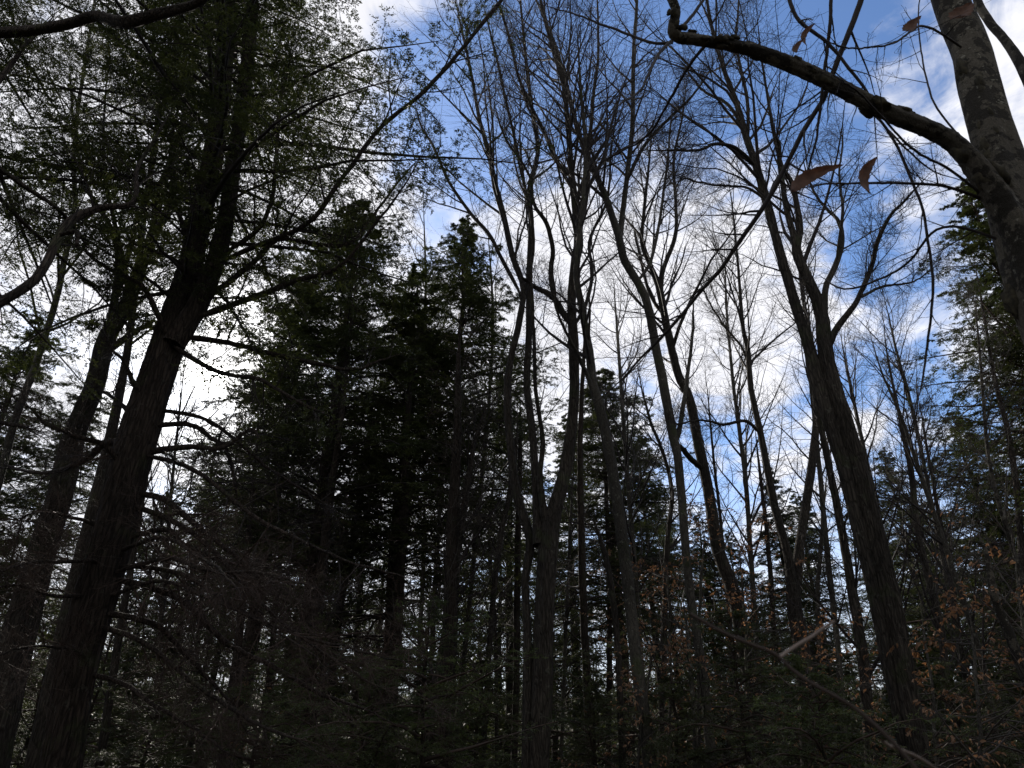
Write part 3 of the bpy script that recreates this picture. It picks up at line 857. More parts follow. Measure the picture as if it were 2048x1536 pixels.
# ---- thick double trunk, right
hardwood('maple_tree', 'thickest trunk on the right, deeply furrowed and leaning left, splitting high into many stems', [
    S_([(1842, 1560, 70), (1822, 1450, 66), (1801, 1318, 58), (1779, 1200, 54), (1752, 1068, 48), (1716, 918, 46), (1672, 768, 42), (1655, 690, 38), (1650, 640, 34), (1640, 600, 30), (1622, 560, 26), (1598, 500, 24),
        (1605, 450, 17), (1592, 370, 12), (1570, 330, 10), (1552, 250, 8), (1535, 140, 6), (1520, 0, 4)], g=True, K=300, S=80, ridge=True, b=0.55, k=1.2),
    S_([(1796, 1420, 30), (1776, 1320, 34), (1748, 1180, 36), (1722, 1068, 36), (1685, 918, 38), (1638, 768, 36), (1620, 690, 30), (1595, 610, 26), (1563, 500, 23), (1537, 400, 22), (1506, 300, 18), (1490, 250, 17),
        (1476, 200, 14), (1450, 125, 11), (1428, 50, 9), (1415, -30, 7), (1400, -150, 4)], g=True, K=220, S=48, ridge=True, dd=0.2, b=0.55, k=1.6),
    S_([(1597, 505, 18), (1574, 420, 15), (1562, 350, 13), (1556, 300, 12), (1544, 275, 9)], b=1.0, dd=-0.4, n='limb'),
    S_([(1658, 680, 24), (1650, 620, 18), (1651, 575, 16), (1670, 525, 15), (1681, 475, 12), (1673, 440, 10), (1648, 415, 8), (1620, 370, 6), (1600, 300, 4)], dd=0.8, b=0.3, n='limb', k=0.8),
    S_([(1680, 480, 9), (1686, 420, 8), (1680, 350, 6), (1690, 250, 4)], dd=0.9, b=0.2, n='limb', k=0.7),
    S_([(1668, 700, 22), (1674, 662, 18), (1694, 630, 16), (1716, 600, 14), (1740, 540, 13), (1757, 480, 12), (1780, 435, 9), (1812, 400, 7), (1860, 350, 4)], dd=-0.6, b=0.35, n='limb'),
    S_([(1716, 604, 9), (1740, 585, 8), (1770, 573, 7), (1825, 565, 5), (1880, 530, 3)], dd=0.4, b=0.2, n='limb', k=0.7),
    S_([(1508, 310, 11), (1470, 292, 9), (1430, 288, 8), (1400, 298, 7), (1340, 304, 5), (1290, 308, 3)], dd=-0.7, b=0.25, n='limb', k=0.8),
    S_([(1488, 240, 10), (1450, 205, 8), (1400, 175, 6), (1360, 120, 4)], dd=0.8, b=0.25, n='limb', k=0.8),
    S_([(1497, 265, 9), (1494, 200, 9), (1480, 130, 8), (1470, 60, 6), (1480, -30, 4)], dd=0.9, b=0.2, n='limb'),
    S_([(1530, 380, 8), (1480, 372, 6), (1420, 365, 5), (1350, 350, 3)], dd=0.8, b=0.2, n='limb', k=0.8)],
    7.0, 46, dens=(12, 7, 7), reach=0.20, ang=(22, 50), nr=26, ridge=0.14)

for (pts, D_, sd_, lab, bk) in [
    ([(1745, 1540, 30), (1728, 1318, 28), (1697, 1118, 22), (1668, 960, 18), (1645, 840, 14), (1630, 700, 9), (1620, 560, 5)], 9.5, 51, 'straight trunk close behind the left side of the thickest right-hand trunk', 'maple_bark'),
    ([(1690, 1520, 16), (1676, 1300, 15), (1655, 1118, 14), (1640, 943, 12), (1625, 800, 9), (1612, 650, 6), (1600, 500, 3)], 13, 52, 'thin straight trunk between the V-shaped pair and the thickest right trunk', 'smooth_bark'),
    ([(1905, 1450, 20), (1880, 1250, 19), (1858, 1160, 18), (1835, 1050, 17), (1822, 930, 15), (1800, 830, 9), (1780, 720, 6), (1770, 620, 3)], 11, 53, 'dark slim trunk just right of the thickest right-hand trunk', 'maple_bark'),
    ([(2000, 1500, 18), (1960, 1300, 17), (1915, 1160, 15), (1885, 1070, 13), (1850, 960, 12), (1825, 880, 10), (1800, 810, 8), (1770, 740, 5), (1740, 640, 3)], 9, 54, 'slim grey trunk leaning left below the large right-hand hemlock', 'smooth_bark'),
    ([(2110, 1500, 40), (2040, 1330, 30), (2010, 1250, 24), (1990, 1200, 22), (1978, 1130, 18), (1958, 1060, 13)], 6, 55, 'crooked snag with pale peeling bark at the right edge, its top snapped off', 'beech_bark'),
    ([(1180, 1540, 20), (1172, 1350, 19), (1164, 1150, 18), (1160, 1000, 16), (1158, 880, 13), (1165, 700, 8), (1170, 560, 4)], 14, 56, 'straight dark trunk in the gap right of the central maple', 'hemlock_bark'),
    ([(1245, 1530, 16), (1238, 1300, 15), (1220, 1150, 14), (1196, 1060, 12), (1180, 1020, 7)], 10, 57, 'short bent dead trunk curving left behind the knotty leaning beech', 'maple_bark'),
    ([(1320, 1540, 12), (1330, 1300, 12), (1334, 1100, 12), (1345, 980, 10), (1325, 900, 8), (1305, 850, 7), (1285, 780, 5), (1270, 700, 3)], 12, 58, 'thin mossy trunk left of the slender grey V-topped trunk', 'maple_bark'),
    ([(880, 1560, 34), (890, 1400, 32), (898, 1293, 31), (901, 1180, 29), (902, 1068, 27), (908, 960, 24), (912, 880, 20), (914, 768, 15), (920, 640, 9)], 11, 59, 'stout dark trunk with loose peeling bark left of the central maple', 'hemlock_bark'),
    ([(925, 1030, 16), (940, 930, 13), (948, 880, 10), (965, 830, 6), (985, 790, 3)], 11, 60, 'forked bare sapling stem rising beside the stout peeling trunk', 'maple_bark'),
    ([(965, 1540, 14), (978, 1300, 14), (988, 1180, 14), (1002, 1080, 14), (1018, 1000, 12), (1035, 900, 7), (1040, 800, 4)], 12, 61, 'dark leaning trunk that tilts right towards the central maple', 'maple_bark'),
    ([(1028, 1540, 16), (1034, 1300, 16), (1036, 1100, 15), (1040, 950, 12), (1042, 800, 8)], 15, 62, 'straight trunk directly behind the left foot of the central maple', 'hemlock_bark'),
    ([(590, 1560, 32), (608, 1420, 30), (630, 1243, 28), (655, 1018, 21), (670, 918, 16), (690, 760, 10), (715, 500, 4)], 12, 63, 'straight conifer trunk rising into the dark mass right of the sun', 'hemlock_bark'),
    ([(650, 1560, 20), (675, 1243, 18), (715, 1018, 16), (735, 880, 12), (752, 740, 7)], 14, 64, 'second of the three slim trunks under the dark conifer mass', 'hemlock_bark'),
    ([(705, 1540, 15), (720, 1193, 14), (740, 978, 12), (755, 830, 8), (765, 700, 4)], 16, 65, 'third and thinnest of the slim trunks under the dark conifer mass', 'maple_bark'),
    ([(775, 1560, 26), (785, 1380, 25), (795, 1218, 24), (807, 1018, 22), (815, 843, 16), (825, 690, 8)], 13, 66, 'reddish brown trunk midway between the slim trunks and the peeling one', 'hemlock_bark'),
    ([(855, 1540, 12), (868, 1200, 12), (880, 1020, 10), (886, 920, 8), (880, 820, 5), (870, 740, 3)], 18, 67, 'pale bare tree in the bright gap left of the stout peeling trunk', 'smooth_bark'),
    ([(440, 1560, 26), (455, 1440, 24), (475, 1280, 20), (492, 1120, 16), (505, 980, 12), (520, 820, 8)], 12, 68, 'straight trunk low down right of the big leaning hemlock', 'hemlock_bark'),
    ([(195, 1560, 22), (222, 1380, 21), (246, 1230, 19), (275, 1060, 15), (300, 900, 11), (325, 740, 7)], 11, 69, 'slim trunk close against the right side of the big leaning hemlock', 'maple_bark'),
    ([(300, 1540, 14), (318, 1300, 13), (332, 1100, 11), (345, 960, 8), (360, 820, 5), (372, 700, 3)], 15, 70, 'thin pale trunk in the bright gap below the sun', 'smooth_bark'),
    ([(530, 1540, 15), (545, 1300, 14), (560, 1130, 12), (575, 980, 8)], 17, 71, 'thin trunk deep in the shade below the dark conifers', 'hemlock_bark'),
    ([(1775, 1100, 12), (1730, 900, 10), (1700, 760, 8), (1680, 660, 5)], 16, 72, 'distant bare tree with a fine fan of twigs right of the thickest trunk', 'smooth_bark'),
    ([(1500, 1100, 12), (1490, 950, 11), (1470, 800, 9), (1455, 640, 6), (1450, 480, 4)], 16, 73, 'distant bare tree with fine twigs behind the mossy trunk', 'smooth_bark'),
    ([(1265, 1100, 11), (1250, 900, 10), (1238, 740, 8), (1225, 560, 5)], 17, 74, 'distant bare tree with fine twigs behind the knotty beech', 'smooth_bark'),
    ([(940, 1200, 11), (965, 950, 10), (980, 760, 8), (985, 600, 6), (975, 450, 4)], 16, 75, 'distant bare tree with fine twigs behind the left stems of the central maple', 'smooth_bark'),
    ([(2040, 1150, 12), (1995, 1000, 11), (1975, 900, 10), (1963, 760, 8), (1955, 640, 6), (1950, 560, 4)], 8, 76, 'pale thin birch sapling in front of the large right-hand hemlock', 'beech_bark'),
    ([(1395, 1540, 10), (1390, 1380, 10), (1375, 1200, 8)], 9, 77, 'thin dead pole beside the foot of the slender grey trunk', 'smooth_bark'),
    ([(820, 1000, 9), (845, 760, 8), (850, 560, 6), (845, 400, 4)], 19, 78, 'distant bare tree with fine twigs above the dark conifer tops', 'smooth_bark'),
    ([(1455, 1540, 10), (1462, 1300, 10), (1448, 1100, 8), (1425, 900, 6), (1410, 740, 3)], 15, 80, 'thin dark pole rising behind the young green hemlock', 'maple_bark'),
    ([(1545, 1540, 14), (1548, 1300, 13), (1540, 1150, 12), (1525, 1000, 9), (1505, 850, 5)], 15, 81, 'straight pole behind the left side of the V-shaped pair', 'hemlock_bark'),
    ([(1950, 1540, 14), (1925, 1300, 13), (1893, 1100, 11), (1862, 920, 8), (1840, 780, 4)], 13, 82, 'mossy pole among the brown-leaved beeches at the right', 'maple_bark'),
    ([(2060, 1400, 20), (2035, 1000, 17), (2012, 850, 14), (1990, 760, 11), (1965, 620, 7), (1945, 500, 4)], 13.2, 83, 'dark trunk running up inside the large right-hand hemlock', 'hemlock_bark'),
    ([(1215, 1540, 14), (1218, 1300, 13), (1215, 1100, 12), (1208, 940, 9), (1200, 820, 5)], 19, 84, 'straight trunk under the small pointed hemlock', 'hemlock_bark'),
    ([(995, 1540, 9), (990, 1250, 9), (978, 1080, 8), (990, 900, 5)], 17, 85, 'wiry pole in the shade left of the central maple', 'maple_bark'),
    ([(830, 1540, 11), (842, 1280, 11), (850, 1100, 9), (856, 960, 6)], 17, 86, 'thin pole between the reddish brown trunk and the peeling one', 'hemlock_bark'),
    ([(1120, 1540, 9), (1130, 1320, 9), (1138, 1150, 8), (1142, 1030, 6), (1150, 900, 4)], 17, 87, 'wiry pole hard against the right side of the central maple', 'smooth_bark'),
    ([(380, 1540, 10), (392, 1330, 10), (405, 1150, 8), (418, 1000, 6), (430, 860, 3)], 17, 88, 'wiry pole in the lower part of the bright gap under the sun', 'maple_bark'),
    ([(640, 1540, 10), (652, 1330, 10), (668, 1130, 8), (684, 980, 5)], 18, 89, 'wiry pole behind the first of the three slim trunks', 'smooth_bark'),
    ([(1640, 1540, 12), (1640, 1350, 12), (1632, 1200, 11), (1640, 1060, 9), (1650, 940, 6)], 16, 90, 'pale pole in the small bright gap right of the V-shaped pair', 'smooth_bark'),
    ([(1860, 1000, 10), (1830, 850, 9), (1790, 700, 7), (1760, 580, 4)], 15, 79, 'distant bare tree with fine twigs left of the large right-hand hemlock', 'smooth_bark'),
]:
    snag = sd_ in (55, 57, 77)
    dist = sd_ in (67, 72, 73, 74, 75, 78, 79, 60, 70)
    con = bk == 'hemlock_bark'
    hardwood('dead_tree' if snag else ('hemlock_tree' if con else ('birch_tree' if sd_ == 76 else 'maple_tree')), lab, [S_(pts, g=True, K=60, b=0.35 if dist else 0.3)], D_, sd_, bark=bk,
             twig='twig_grey' if (dist or sd_ == 76) else ('twig_dead' if con else 'twig_dark'),
             dens=(5, 3, 2) if snag else ((22, 8, 7) if dist else ((26, 6, 4) if con else (16, 7, 6))),
             reach=0.10 if snag else (0.10 if con else (0.22 if dist else 0.15)), ang=(60, 95) if con else (22, 50), up=-0.03 if con else 0.07,
             rtip=0.0022 if dist else 0.0016)


# ---- foreground beech, top right
def near_beech():
    D = 2.0
    rng = np.random.default_rng(81)
    main = stem([(2330, 1500, 180), (2250, 1100, 176), (2170, 820, 170), (2100, 640, 168), (2064, 540, 166), (2034, 450, 158), (2008, 350, 142), (1976, 250, 124), (1954, 170, 116), (1938, 100, 110), (1898, 0, 104),
                 (1860, -120, 78), (1830, -300, 60), (1815, -600, 34), (1810, -900, 12)], D, 0.25, K=260, ground=True)
    root = empty('beech_tree', bbase(main), 'near grey-barked beech in the top right corner with a thick mossy limb reaching left', 'tree')
    mb = MB(); tubes(mb, main[None, :, :3], main[None, :, 3], 80, 0.004, rng, furrows(8, 0.035, 7)); mb.build('trunk', M['beech_bark'], root)
    limb = stem([(2085, 600, 90), (2040, 480, 90), (2000, 400, 85), (1962, 345, 76), (1928, 304, 63), (1898, 278, 56), (1850, 255, 51), (1800, 235, 49), (1750, 212, 46), (1700, 186, 45), (1650, 160, 43), (1600, 137, 41), (1550, 117, 38),
                 (1500, 100, 34), (1450, 88, 30), (1400, 80, 28), (1352, 72, 29), (1346, 50, 27), (1352, 22, 24), (1340, -10, 22), (1320, -80, 17), (1310, -200, 10)], D, -0.35, K=240)
    mb = MB(); tubes(mb, limb[None, :, :3], limb[None, :, 3], 32, 0.03, rng, furrows(9, 0.10, 5)); mb.build('limb', M['beech_bark'], root)
    top2 = stem([(2100, 240, 50), (2065, 175, 40), (2040, 125, 34), (2010, 80, 27), (1975, 38, 26), (1950, -20, 24), (1940, -160, 18), (1930, -400, 8)], D + 0.5, 0.3, K=80)
    mb = MB(); tubes(mb, top2[None, :, :3], top2[None, :, 3], 24, 0.02, rng); mb.build('limb', M['beech_bark'], root)
    tw, tg = MB(), MB()
    boughs = [limb]
    thin = [
        ([(1668, 172, 8), (1720, 205, 8), (1765, 245, 8), (1800, 300, 8), (1830, 370, 8), (1848, 420, 8), (1860, 480, 8), (1870, 550, 8), (1868, 650, 7), (1856, 750, 6), (1838, 825, 4)], 0.2, 9),
        ([(1960, 372, 10), (1900, 370, 9), (1800, 365, 8), (1740, 364, 7), (1700, 360, 6), (1650, 360, 5), (1570, 365, 3)], -0.3, 14),
        ([(1728, -30, 18), (1722, 0, 17), (1700, 60, 16), (1678, 112, 15), (1660, 160, 14), (1645, 200, 13), (1605, 265, 13), (1570, 335, 12), (1525, 415, 12), (1475, 485, 11), (1440, 535, 10), (1400, 580, 9), (1340, 650, 8), (1290, 700, 6), (1220, 770, 4), (1160, 815, 2)], 0.9, 22),
        ([(1570, -40, 11), (1582, 10, 11), (1600, 45, 10), (1650, 85, 10), (1690, 130, 9), (1725, 175, 8), (1760, 240, 6), (1850, 330, 5), (1930, 360, 4)], 0.1, 9),
        ([(1662, -30, 10), (1660, 40, 10), (1652, 110, 9), (1640, 200, 8), (1625, 300, 6), (1600, 400, 4)], 0.4, 9),
        ([(1960, 395, 9), (1900, 340, 8), (1820, 300, 7), (1760, 240, 6), (1700, 180, 6), (1660, 160, 5)], -0.4, 7),
        ([(1950, 440, 9), (1880, 445, 8), (1820, 520, 7), (1760, 560, 6), (1690, 580, 5), (1640, 555, 3)], 1.0, 12),
        ([(1870, 25, 8), (1830, 55, 7), (1780, 85, 6), (1700, 90, 5), (1640, 70, 4)], -0.3, 10),
        ([(1420, 80, 9), (1380, 130, 8), (1340, 200, 7), (1290, 280, 5), (1200, 330, 3)], 0.5, 10),
        ([(1352, 74, 9), (1320, 110, 8), (1290, 180, 6), (1230, 230, 4)], -0.3, 9),
        ([(1360, 60, 9), (1400, 10, 8), (1430, -40, 6), (1460, -120, 4)], 0.2, 8),
        ([(1900, 290, 7), (1870, 220, 6), (1850, 130, 5), (1840, 40, 4), (1850, -50, 3)], 0.5, 8),
        ([(1345, 85, 8), (1300, 85, 7), (1230, 60, 6), (1150, 30, 4), (1080, 10, 2)], 0.3, 9)]
    for k, (pts, dd, nn) in enumerate(thin):
        C = stem(pts, D - (0.0 if k != 2 else 0.0), dd, K=50, rng=rng, wob=0.01)
        if k in (1, 5, 6, 7, 11):
            C = attach(C, main)
        boughs.append(C)
        mb = MB(); tubes(mb, C[None, :, :3], C[None, :, 3], 9, 0.04, rng); mb.build('bough', M['twig_dark'], root)
        Ck = resample(C, 20); P, R = Ck[None, :, :3], Ck[None, :, 3]
        P1, R1 = kids(P, R, nn, 0.1, 0.98, 25, 65, 0.15, 0.22, 8, 0.08, 0.0, rng, rtip=0.0007)
        P2, R2 = kids(P1, R1, 5, 0.15, 1.0, 25, 60, 0.06, 0.4, 5, 0.1, 0.02, rng, rtip=0.0006)
        tubes(tw, P1, R1, 5); tubes(tw, P2, R2, 4)
    tw.build('twigs', M['twig_dark'], root)
    # moss cushions on the limb and in the crotch: lumpy masses grown on the upper side
    mm = MB()
    T = norm(np.gradient(limb[:, :3], axis=0))
    for k in list(rng.integers(15, 225, 46)):
        c = limb[k, :3] + rng.normal(size=3) * limb[k, 3] * 0.55 + np.array([0, -0.2, 0.55 * rng.choice([1, 1, -1])]) * limb[k, 3]
        lump(mm, c, limb[k, 3] * rng.uniform(0.45, 0.95), rng, T[k]); mm.build('moss', M['moss'], root); mm = MB()
    for k in range(44):
        j = int(rng.integers(60, 97))
        c = main[j, :3] + norm(rng.normal(size=3) * 0.8 + np.array([-1.0, -1.0, 0])) * main[j, 3] * 0.93
        lump(mm, c, 0.034 * rng.uniform(0.5, 1.4), rng, np.array([0, 0, 1.0]), flat=0.5); mm.build('moss', M['moss'], root); mm = MB()
    # dry leaves still hanging
    for (x0, y0, x1, y1, wd, dd, tw_) in [(1584, 380, 1684, 336, 24, -0.45, 0.5), (1742, 386, 1750, 318, 18, -0.45, -0.6), (1818, 60, 1842, 36, 16, -0.3, 0.7), (1922, 30, 1942, 10, 22, -0.4, 0.9),
                                      (1592, 104, 1608, 80, 10, -0.25, 0.4), (1614, 90, 1628, 50, 10, -0.2, -0.3)]:
        pa = at(x0, y0, D + dd)
        al = np.vstack([b_[:, :3] for b_ in boughs]); q = al[np.linalg.norm(al - pa, axis=1).argmin()]
        ms = (pa + q) / 2 + np.array([0, 0, -0.02])
        Cs_ = resample(np.vstack([q, ms, pa]), 10)
        mb = MB(); tubes(mb, Cs_[None], np.full((1, 10), 0.0011), 6); mb.build('leaf_stalk', M['twig_dark'], root)
        single_leaf(root, at(x0, y0, D + dd), at(x1, y1, D + dd + 0.02), wd, tw_, rng)


def lump(mb, c, r, rng, axis, flat=0.75):
    nu, nv = 12, 9
    u = np.linspace(0, 2 * math.pi, nu, endpoint=False); v = np.linspace(0.02, math.pi - 0.02, nv)
    U, V_ = np.meshgrid(u, v)
    ph = rng.uniform(0, 6.28, 6)
    rr = 1 + 0.22 * np.sin(3 * U + ph[0]) * np.sin(2 * V_ + ph[1]) + 0.15 * np.sin(5 * U + ph[2] + 3 * V_) + 0.12 * rng.normal(size=U.shape)
    a = norm(np.asarray(axis)[None])[0]; b = norm(np.cross(a, [0.3, 0.9, 0.2])[None])[0]; d = np.cross(a, b)
    P = (c + r * rr[..., None] * (1.35 * np.cos(V_)[..., None] * a + (np.sin(V_) * np.cos(U))[..., None] * b * flat + (np.sin(V_) * np.sin(U))[..., None] * d * flat))
    i = np.arange(nv - 1)[:, None] * nu; j = np.arange(nu)[None]; j1 = (j + 1) % nu
    mb.add(P, np.stack([i + j, i + j1, i + nu + j1, i + nu + j], -1))


def single_leaf(root, a, b, wpx, tilt, rng, nm='leaf'):
    ax = b - a; L = np.linalg.norm(ax); ax = ax / L
    view = norm(((a + b) / 2 - np.array([0, 0, CAMZ]))[None])[0]
    side = norm(np.cross(ax, view)[None])[0]
    nrm = np.cross(side, ax)
    side = side * math.cos(tilt) + nrm * math.sin(tilt); nrm = np.cross(side, ax)
    wd = wpx * np.linalg.norm(a - np.array([0, 0, CAMZ])) / F / max(0.5, math.cos(tilt))
    nt, ns = 17, 9
    t = np.linspace(0, 1, nt)[:, None]; s = np.linspace(-1, 1, ns)[None]
    prof = np.sin(math.pi * np.clip(t, 0.0, 1) ** 0.8) ** 0.75 * (1 + 0.10 * np.sin(t * 40))
    prof[0] = 0.02; prof[-1] = 0.01
    x = t * L + 0 * s
    y = s * prof * wd * 0.5
    z = 0.10 * L * np.sin(math.pi * t * 1.2) + 0.16 * wd * np.abs(s) ** 1.3 * np.sin(2.2 + 4 * t) + 0.03 * wd * np.sin(28 * t + 3 * np.abs(s)) * np.abs(s)
    bow = 0.13 * L * np.sin(math.pi * t)
    P = a + x[..., None] * ax + (y + bow)[..., None] * side + z[..., None] * nrm
    i = np.arange(nt - 1)[:, None] * ns; j = np.arange(ns - 1)[None]
    mb = MB(); mb.add(P, np.stack([i + j, i + j + 1, i + ns + j + 1, i + ns + j], -1))
    mb.build(nm, M['dry_leaf'], root)


near_beech()

# ---- conifers standing behind
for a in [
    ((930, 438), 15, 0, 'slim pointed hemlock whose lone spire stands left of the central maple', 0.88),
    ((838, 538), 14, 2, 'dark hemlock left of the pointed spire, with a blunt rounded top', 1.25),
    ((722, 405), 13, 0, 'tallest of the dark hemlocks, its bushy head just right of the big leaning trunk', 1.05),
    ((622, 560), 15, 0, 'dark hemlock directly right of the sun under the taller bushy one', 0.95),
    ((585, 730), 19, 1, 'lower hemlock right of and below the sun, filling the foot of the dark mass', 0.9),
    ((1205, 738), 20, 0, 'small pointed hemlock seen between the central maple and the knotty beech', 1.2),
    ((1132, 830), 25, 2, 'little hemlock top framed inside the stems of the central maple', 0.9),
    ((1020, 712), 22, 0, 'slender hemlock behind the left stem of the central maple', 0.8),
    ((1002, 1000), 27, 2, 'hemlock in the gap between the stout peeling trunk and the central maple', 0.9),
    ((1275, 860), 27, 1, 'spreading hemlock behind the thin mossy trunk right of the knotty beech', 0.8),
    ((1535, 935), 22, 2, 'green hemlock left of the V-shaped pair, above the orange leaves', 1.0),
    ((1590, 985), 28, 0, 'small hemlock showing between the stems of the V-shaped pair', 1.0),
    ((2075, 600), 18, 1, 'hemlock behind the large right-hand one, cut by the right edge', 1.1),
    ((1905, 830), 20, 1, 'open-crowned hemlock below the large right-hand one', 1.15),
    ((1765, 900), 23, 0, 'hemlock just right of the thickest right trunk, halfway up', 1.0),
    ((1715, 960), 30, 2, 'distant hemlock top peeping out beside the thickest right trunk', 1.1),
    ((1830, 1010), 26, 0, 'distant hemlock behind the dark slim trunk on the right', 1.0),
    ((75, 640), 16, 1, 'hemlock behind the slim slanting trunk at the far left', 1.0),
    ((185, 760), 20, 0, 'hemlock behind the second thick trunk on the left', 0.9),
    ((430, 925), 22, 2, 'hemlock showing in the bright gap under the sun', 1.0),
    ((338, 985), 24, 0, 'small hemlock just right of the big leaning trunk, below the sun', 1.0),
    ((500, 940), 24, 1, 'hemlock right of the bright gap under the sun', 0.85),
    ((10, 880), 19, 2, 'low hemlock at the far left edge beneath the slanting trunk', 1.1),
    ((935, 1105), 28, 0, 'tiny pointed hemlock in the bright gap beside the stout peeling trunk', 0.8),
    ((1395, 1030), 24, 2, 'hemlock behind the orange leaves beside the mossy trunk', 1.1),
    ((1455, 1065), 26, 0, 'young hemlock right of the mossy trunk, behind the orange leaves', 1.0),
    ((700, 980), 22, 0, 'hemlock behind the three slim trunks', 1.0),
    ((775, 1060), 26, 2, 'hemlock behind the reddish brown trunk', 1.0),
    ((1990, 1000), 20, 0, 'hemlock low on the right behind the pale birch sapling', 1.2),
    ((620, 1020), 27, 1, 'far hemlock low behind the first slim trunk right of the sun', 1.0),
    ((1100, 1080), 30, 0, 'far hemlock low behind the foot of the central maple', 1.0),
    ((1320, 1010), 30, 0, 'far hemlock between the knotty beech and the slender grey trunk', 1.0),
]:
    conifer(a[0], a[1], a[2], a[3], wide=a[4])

# young conifers low in the frame, denser and nearer
def young(top, D, label, seed, R=1.3, mat='needles', nb=95, zb=0.5, kind='hemlock_sapling', cat='sapling', nleaf=9, ll=0.028, lw=0.007, nsec=16):
    R = R * 1.3
    p = at(top[0], top[1], D); rng = np.random.default_rng(seed)
    root = empty(kind, (p[0], p[1], 0), label, cat)
    br, lf = hemlock_arrays(rng, H=p[2], zb=zb, R=R, nb=nb, nsec=nsec, nter=6, nleaf=nleaf, ll=ll, lw=lw, shape=0.7, gap=0.5, dead=0.15)
    C = taper_trunk(p[2], 0.012 + p[2] * 0.008, rng, K=12)
    tr = MB(); tubes(tr, C[None, :, :3], C[None, :, 3], 8, 0.04, rng)
    for mbx, nm, mt in ((tr, 'trunk', 'hemlock_bark'), (br, 'branches', 'twig_dead'), (lf, 'foliage', mat)):
        for A in mbx.v:
            A[:, 0] += p[0]; A[:, 1] += p[1]
        mbx.build(nm, M[mt], root, nm != 'foliage')


for k, a in enumerate([
    ((860, 1195), 7.5, 'bluish green young hemlock left of the foot of the central maple', 1.7, 'needles_blue'),
    ((745, 1330), 8.0, 'young hemlock at the foot of the reddish brown trunk', 1.5, 'needles_blue'),
    ((1455, 1215), 8.0, 'young green hemlock in front of the mossy trunk', 1.6, 'needles'),
    ((1610, 1325), 7.0, 'young hemlock in front of the V-shaped pair of stems', 1.6, 'needles_blue'),
    ((1340, 1340), 8.5, 'young hemlock between the knotty beech and the slender grey trunk', 1.2, 'needles'),
    ((330, 1330), 9.0, 'young hemlock right of the foot of the big leaning trunk', 1.5, 'needles'),
    ((540, 1300), 9.5, 'young hemlock low down left of the first slim trunk', 1.6, 'needles_blue'),
    ((1180, 1310), 10.0, 'young hemlock between the central maple and the knotty beech', 1.4, 'needles'),
    ((1880, 1330), 9.0, 'young hemlock behind the brown-leaved beech at the right', 1.4, 'needles'),
    ((960, 1290), 10.5, 'young hemlock behind the stout peeling trunk', 1.5, 'needles'),
    ((235, 1215), 12.0, 'young hemlock seen just right of the foot of the slim leaning trunk', 1.7, 'needles'),
    ((430, 1225), 12.5, 'young hemlock below the bright gap under the sun', 1.9, 'needles'),
    ((655, 1235), 11.5, 'young hemlock in front of the three slim trunks', 1.8, 'needles_blue'),
    ((1075, 1230), 12.0, 'young hemlock behind the broad foot of the central maple', 1.6, 'needles'),
    ((1535, 1165), 12.5, 'young hemlock behind the left side of the V-shaped pair', 1.7, 'needles'),
    ((1775, 1205), 12.5, 'young hemlock right behind the thickest right-hand trunk', 1.7, 'needles'),
    ((1995, 1165), 11.5, 'young hemlock behind the crooked snag at the right edge', 1.8, 'needles'),
    ((1265, 1215), 13.0, 'young hemlock just right of the knotty beech', 1.6, 'needles'),
    ((20, 1210), 13.0, 'young hemlock at the far left edge behind the second thick trunk', 1.8, 'needles'),
    ((110, 1290), 10.0, 'young hemlock between the thick trunks at the left', 1.4, 'needles'),
]):
    young(a[0], a[1], a[2], 300 + k, a[3], a[4])


young((1932, 372), 14, 'large sunlit hemlock filling the right side below the near beech', 350, 3.8, 'needles', nb=400, zb=2.5,
      kind='hemlock_tree', cat='tree', nleaf=18, ll=0.050, lw=0.016, nsec=20)


# young beeches that keep their orange-brown leaves
def beech_sapling(pts, D, label, seed, nl=4, reach=0.45, size=0.043):
    rng = np.random.default_rng(seed)
    C = stem(pts, D, 0.4, K=30, ground=True, rng=rng, wob=0.06)
    root = empty('beech_sapling', bbase(C), label, 'sapling')
    mb = MB(); tubes(mb, C[None, :, :3], C[None, :, 3], 8, 0.04, rng); mb.build('trunk', M['smooth_bark'], root)
    tw, lf = MB(), MB()
    P, R = resample(C, 20)[None, :, :3], resample(C, 20)[None, :, 3]
    P1, R1 = kids(P, R, 34, 0.2, 0.99, 55, 90, 0.5, reach, 8, 0.1, 0.0, rng, rtip=0.0012)
    P2, R2 = kids(P1, R1, 7, 0.2, 1.0, 30, 60, 0.2, 0.4, 5, 0.1, 0.0, rng, rtip=0.001)
    tubes(tw, P1, R1, 5); tubes(tw, P2, R2, 4)
    keep = rng.random(len(P2)) < 0.5
    leaves(lf, P2[keep], nl * 2, size, size * 0.5, rng, flat=0.7, curl=0.18, droop=0.9, side=50)
    keep = rng.random(len(P1)) < 0.5
    leaves(lf, P1[keep], nl, size, size * 0.5, rng, flat=0.7, curl=0.18, droop=0.9, t0=0.5, side=50)
    tw.build('branches', M['twig_grey'], root)
    lf.build('foliage', M['beech_leaf'], root)


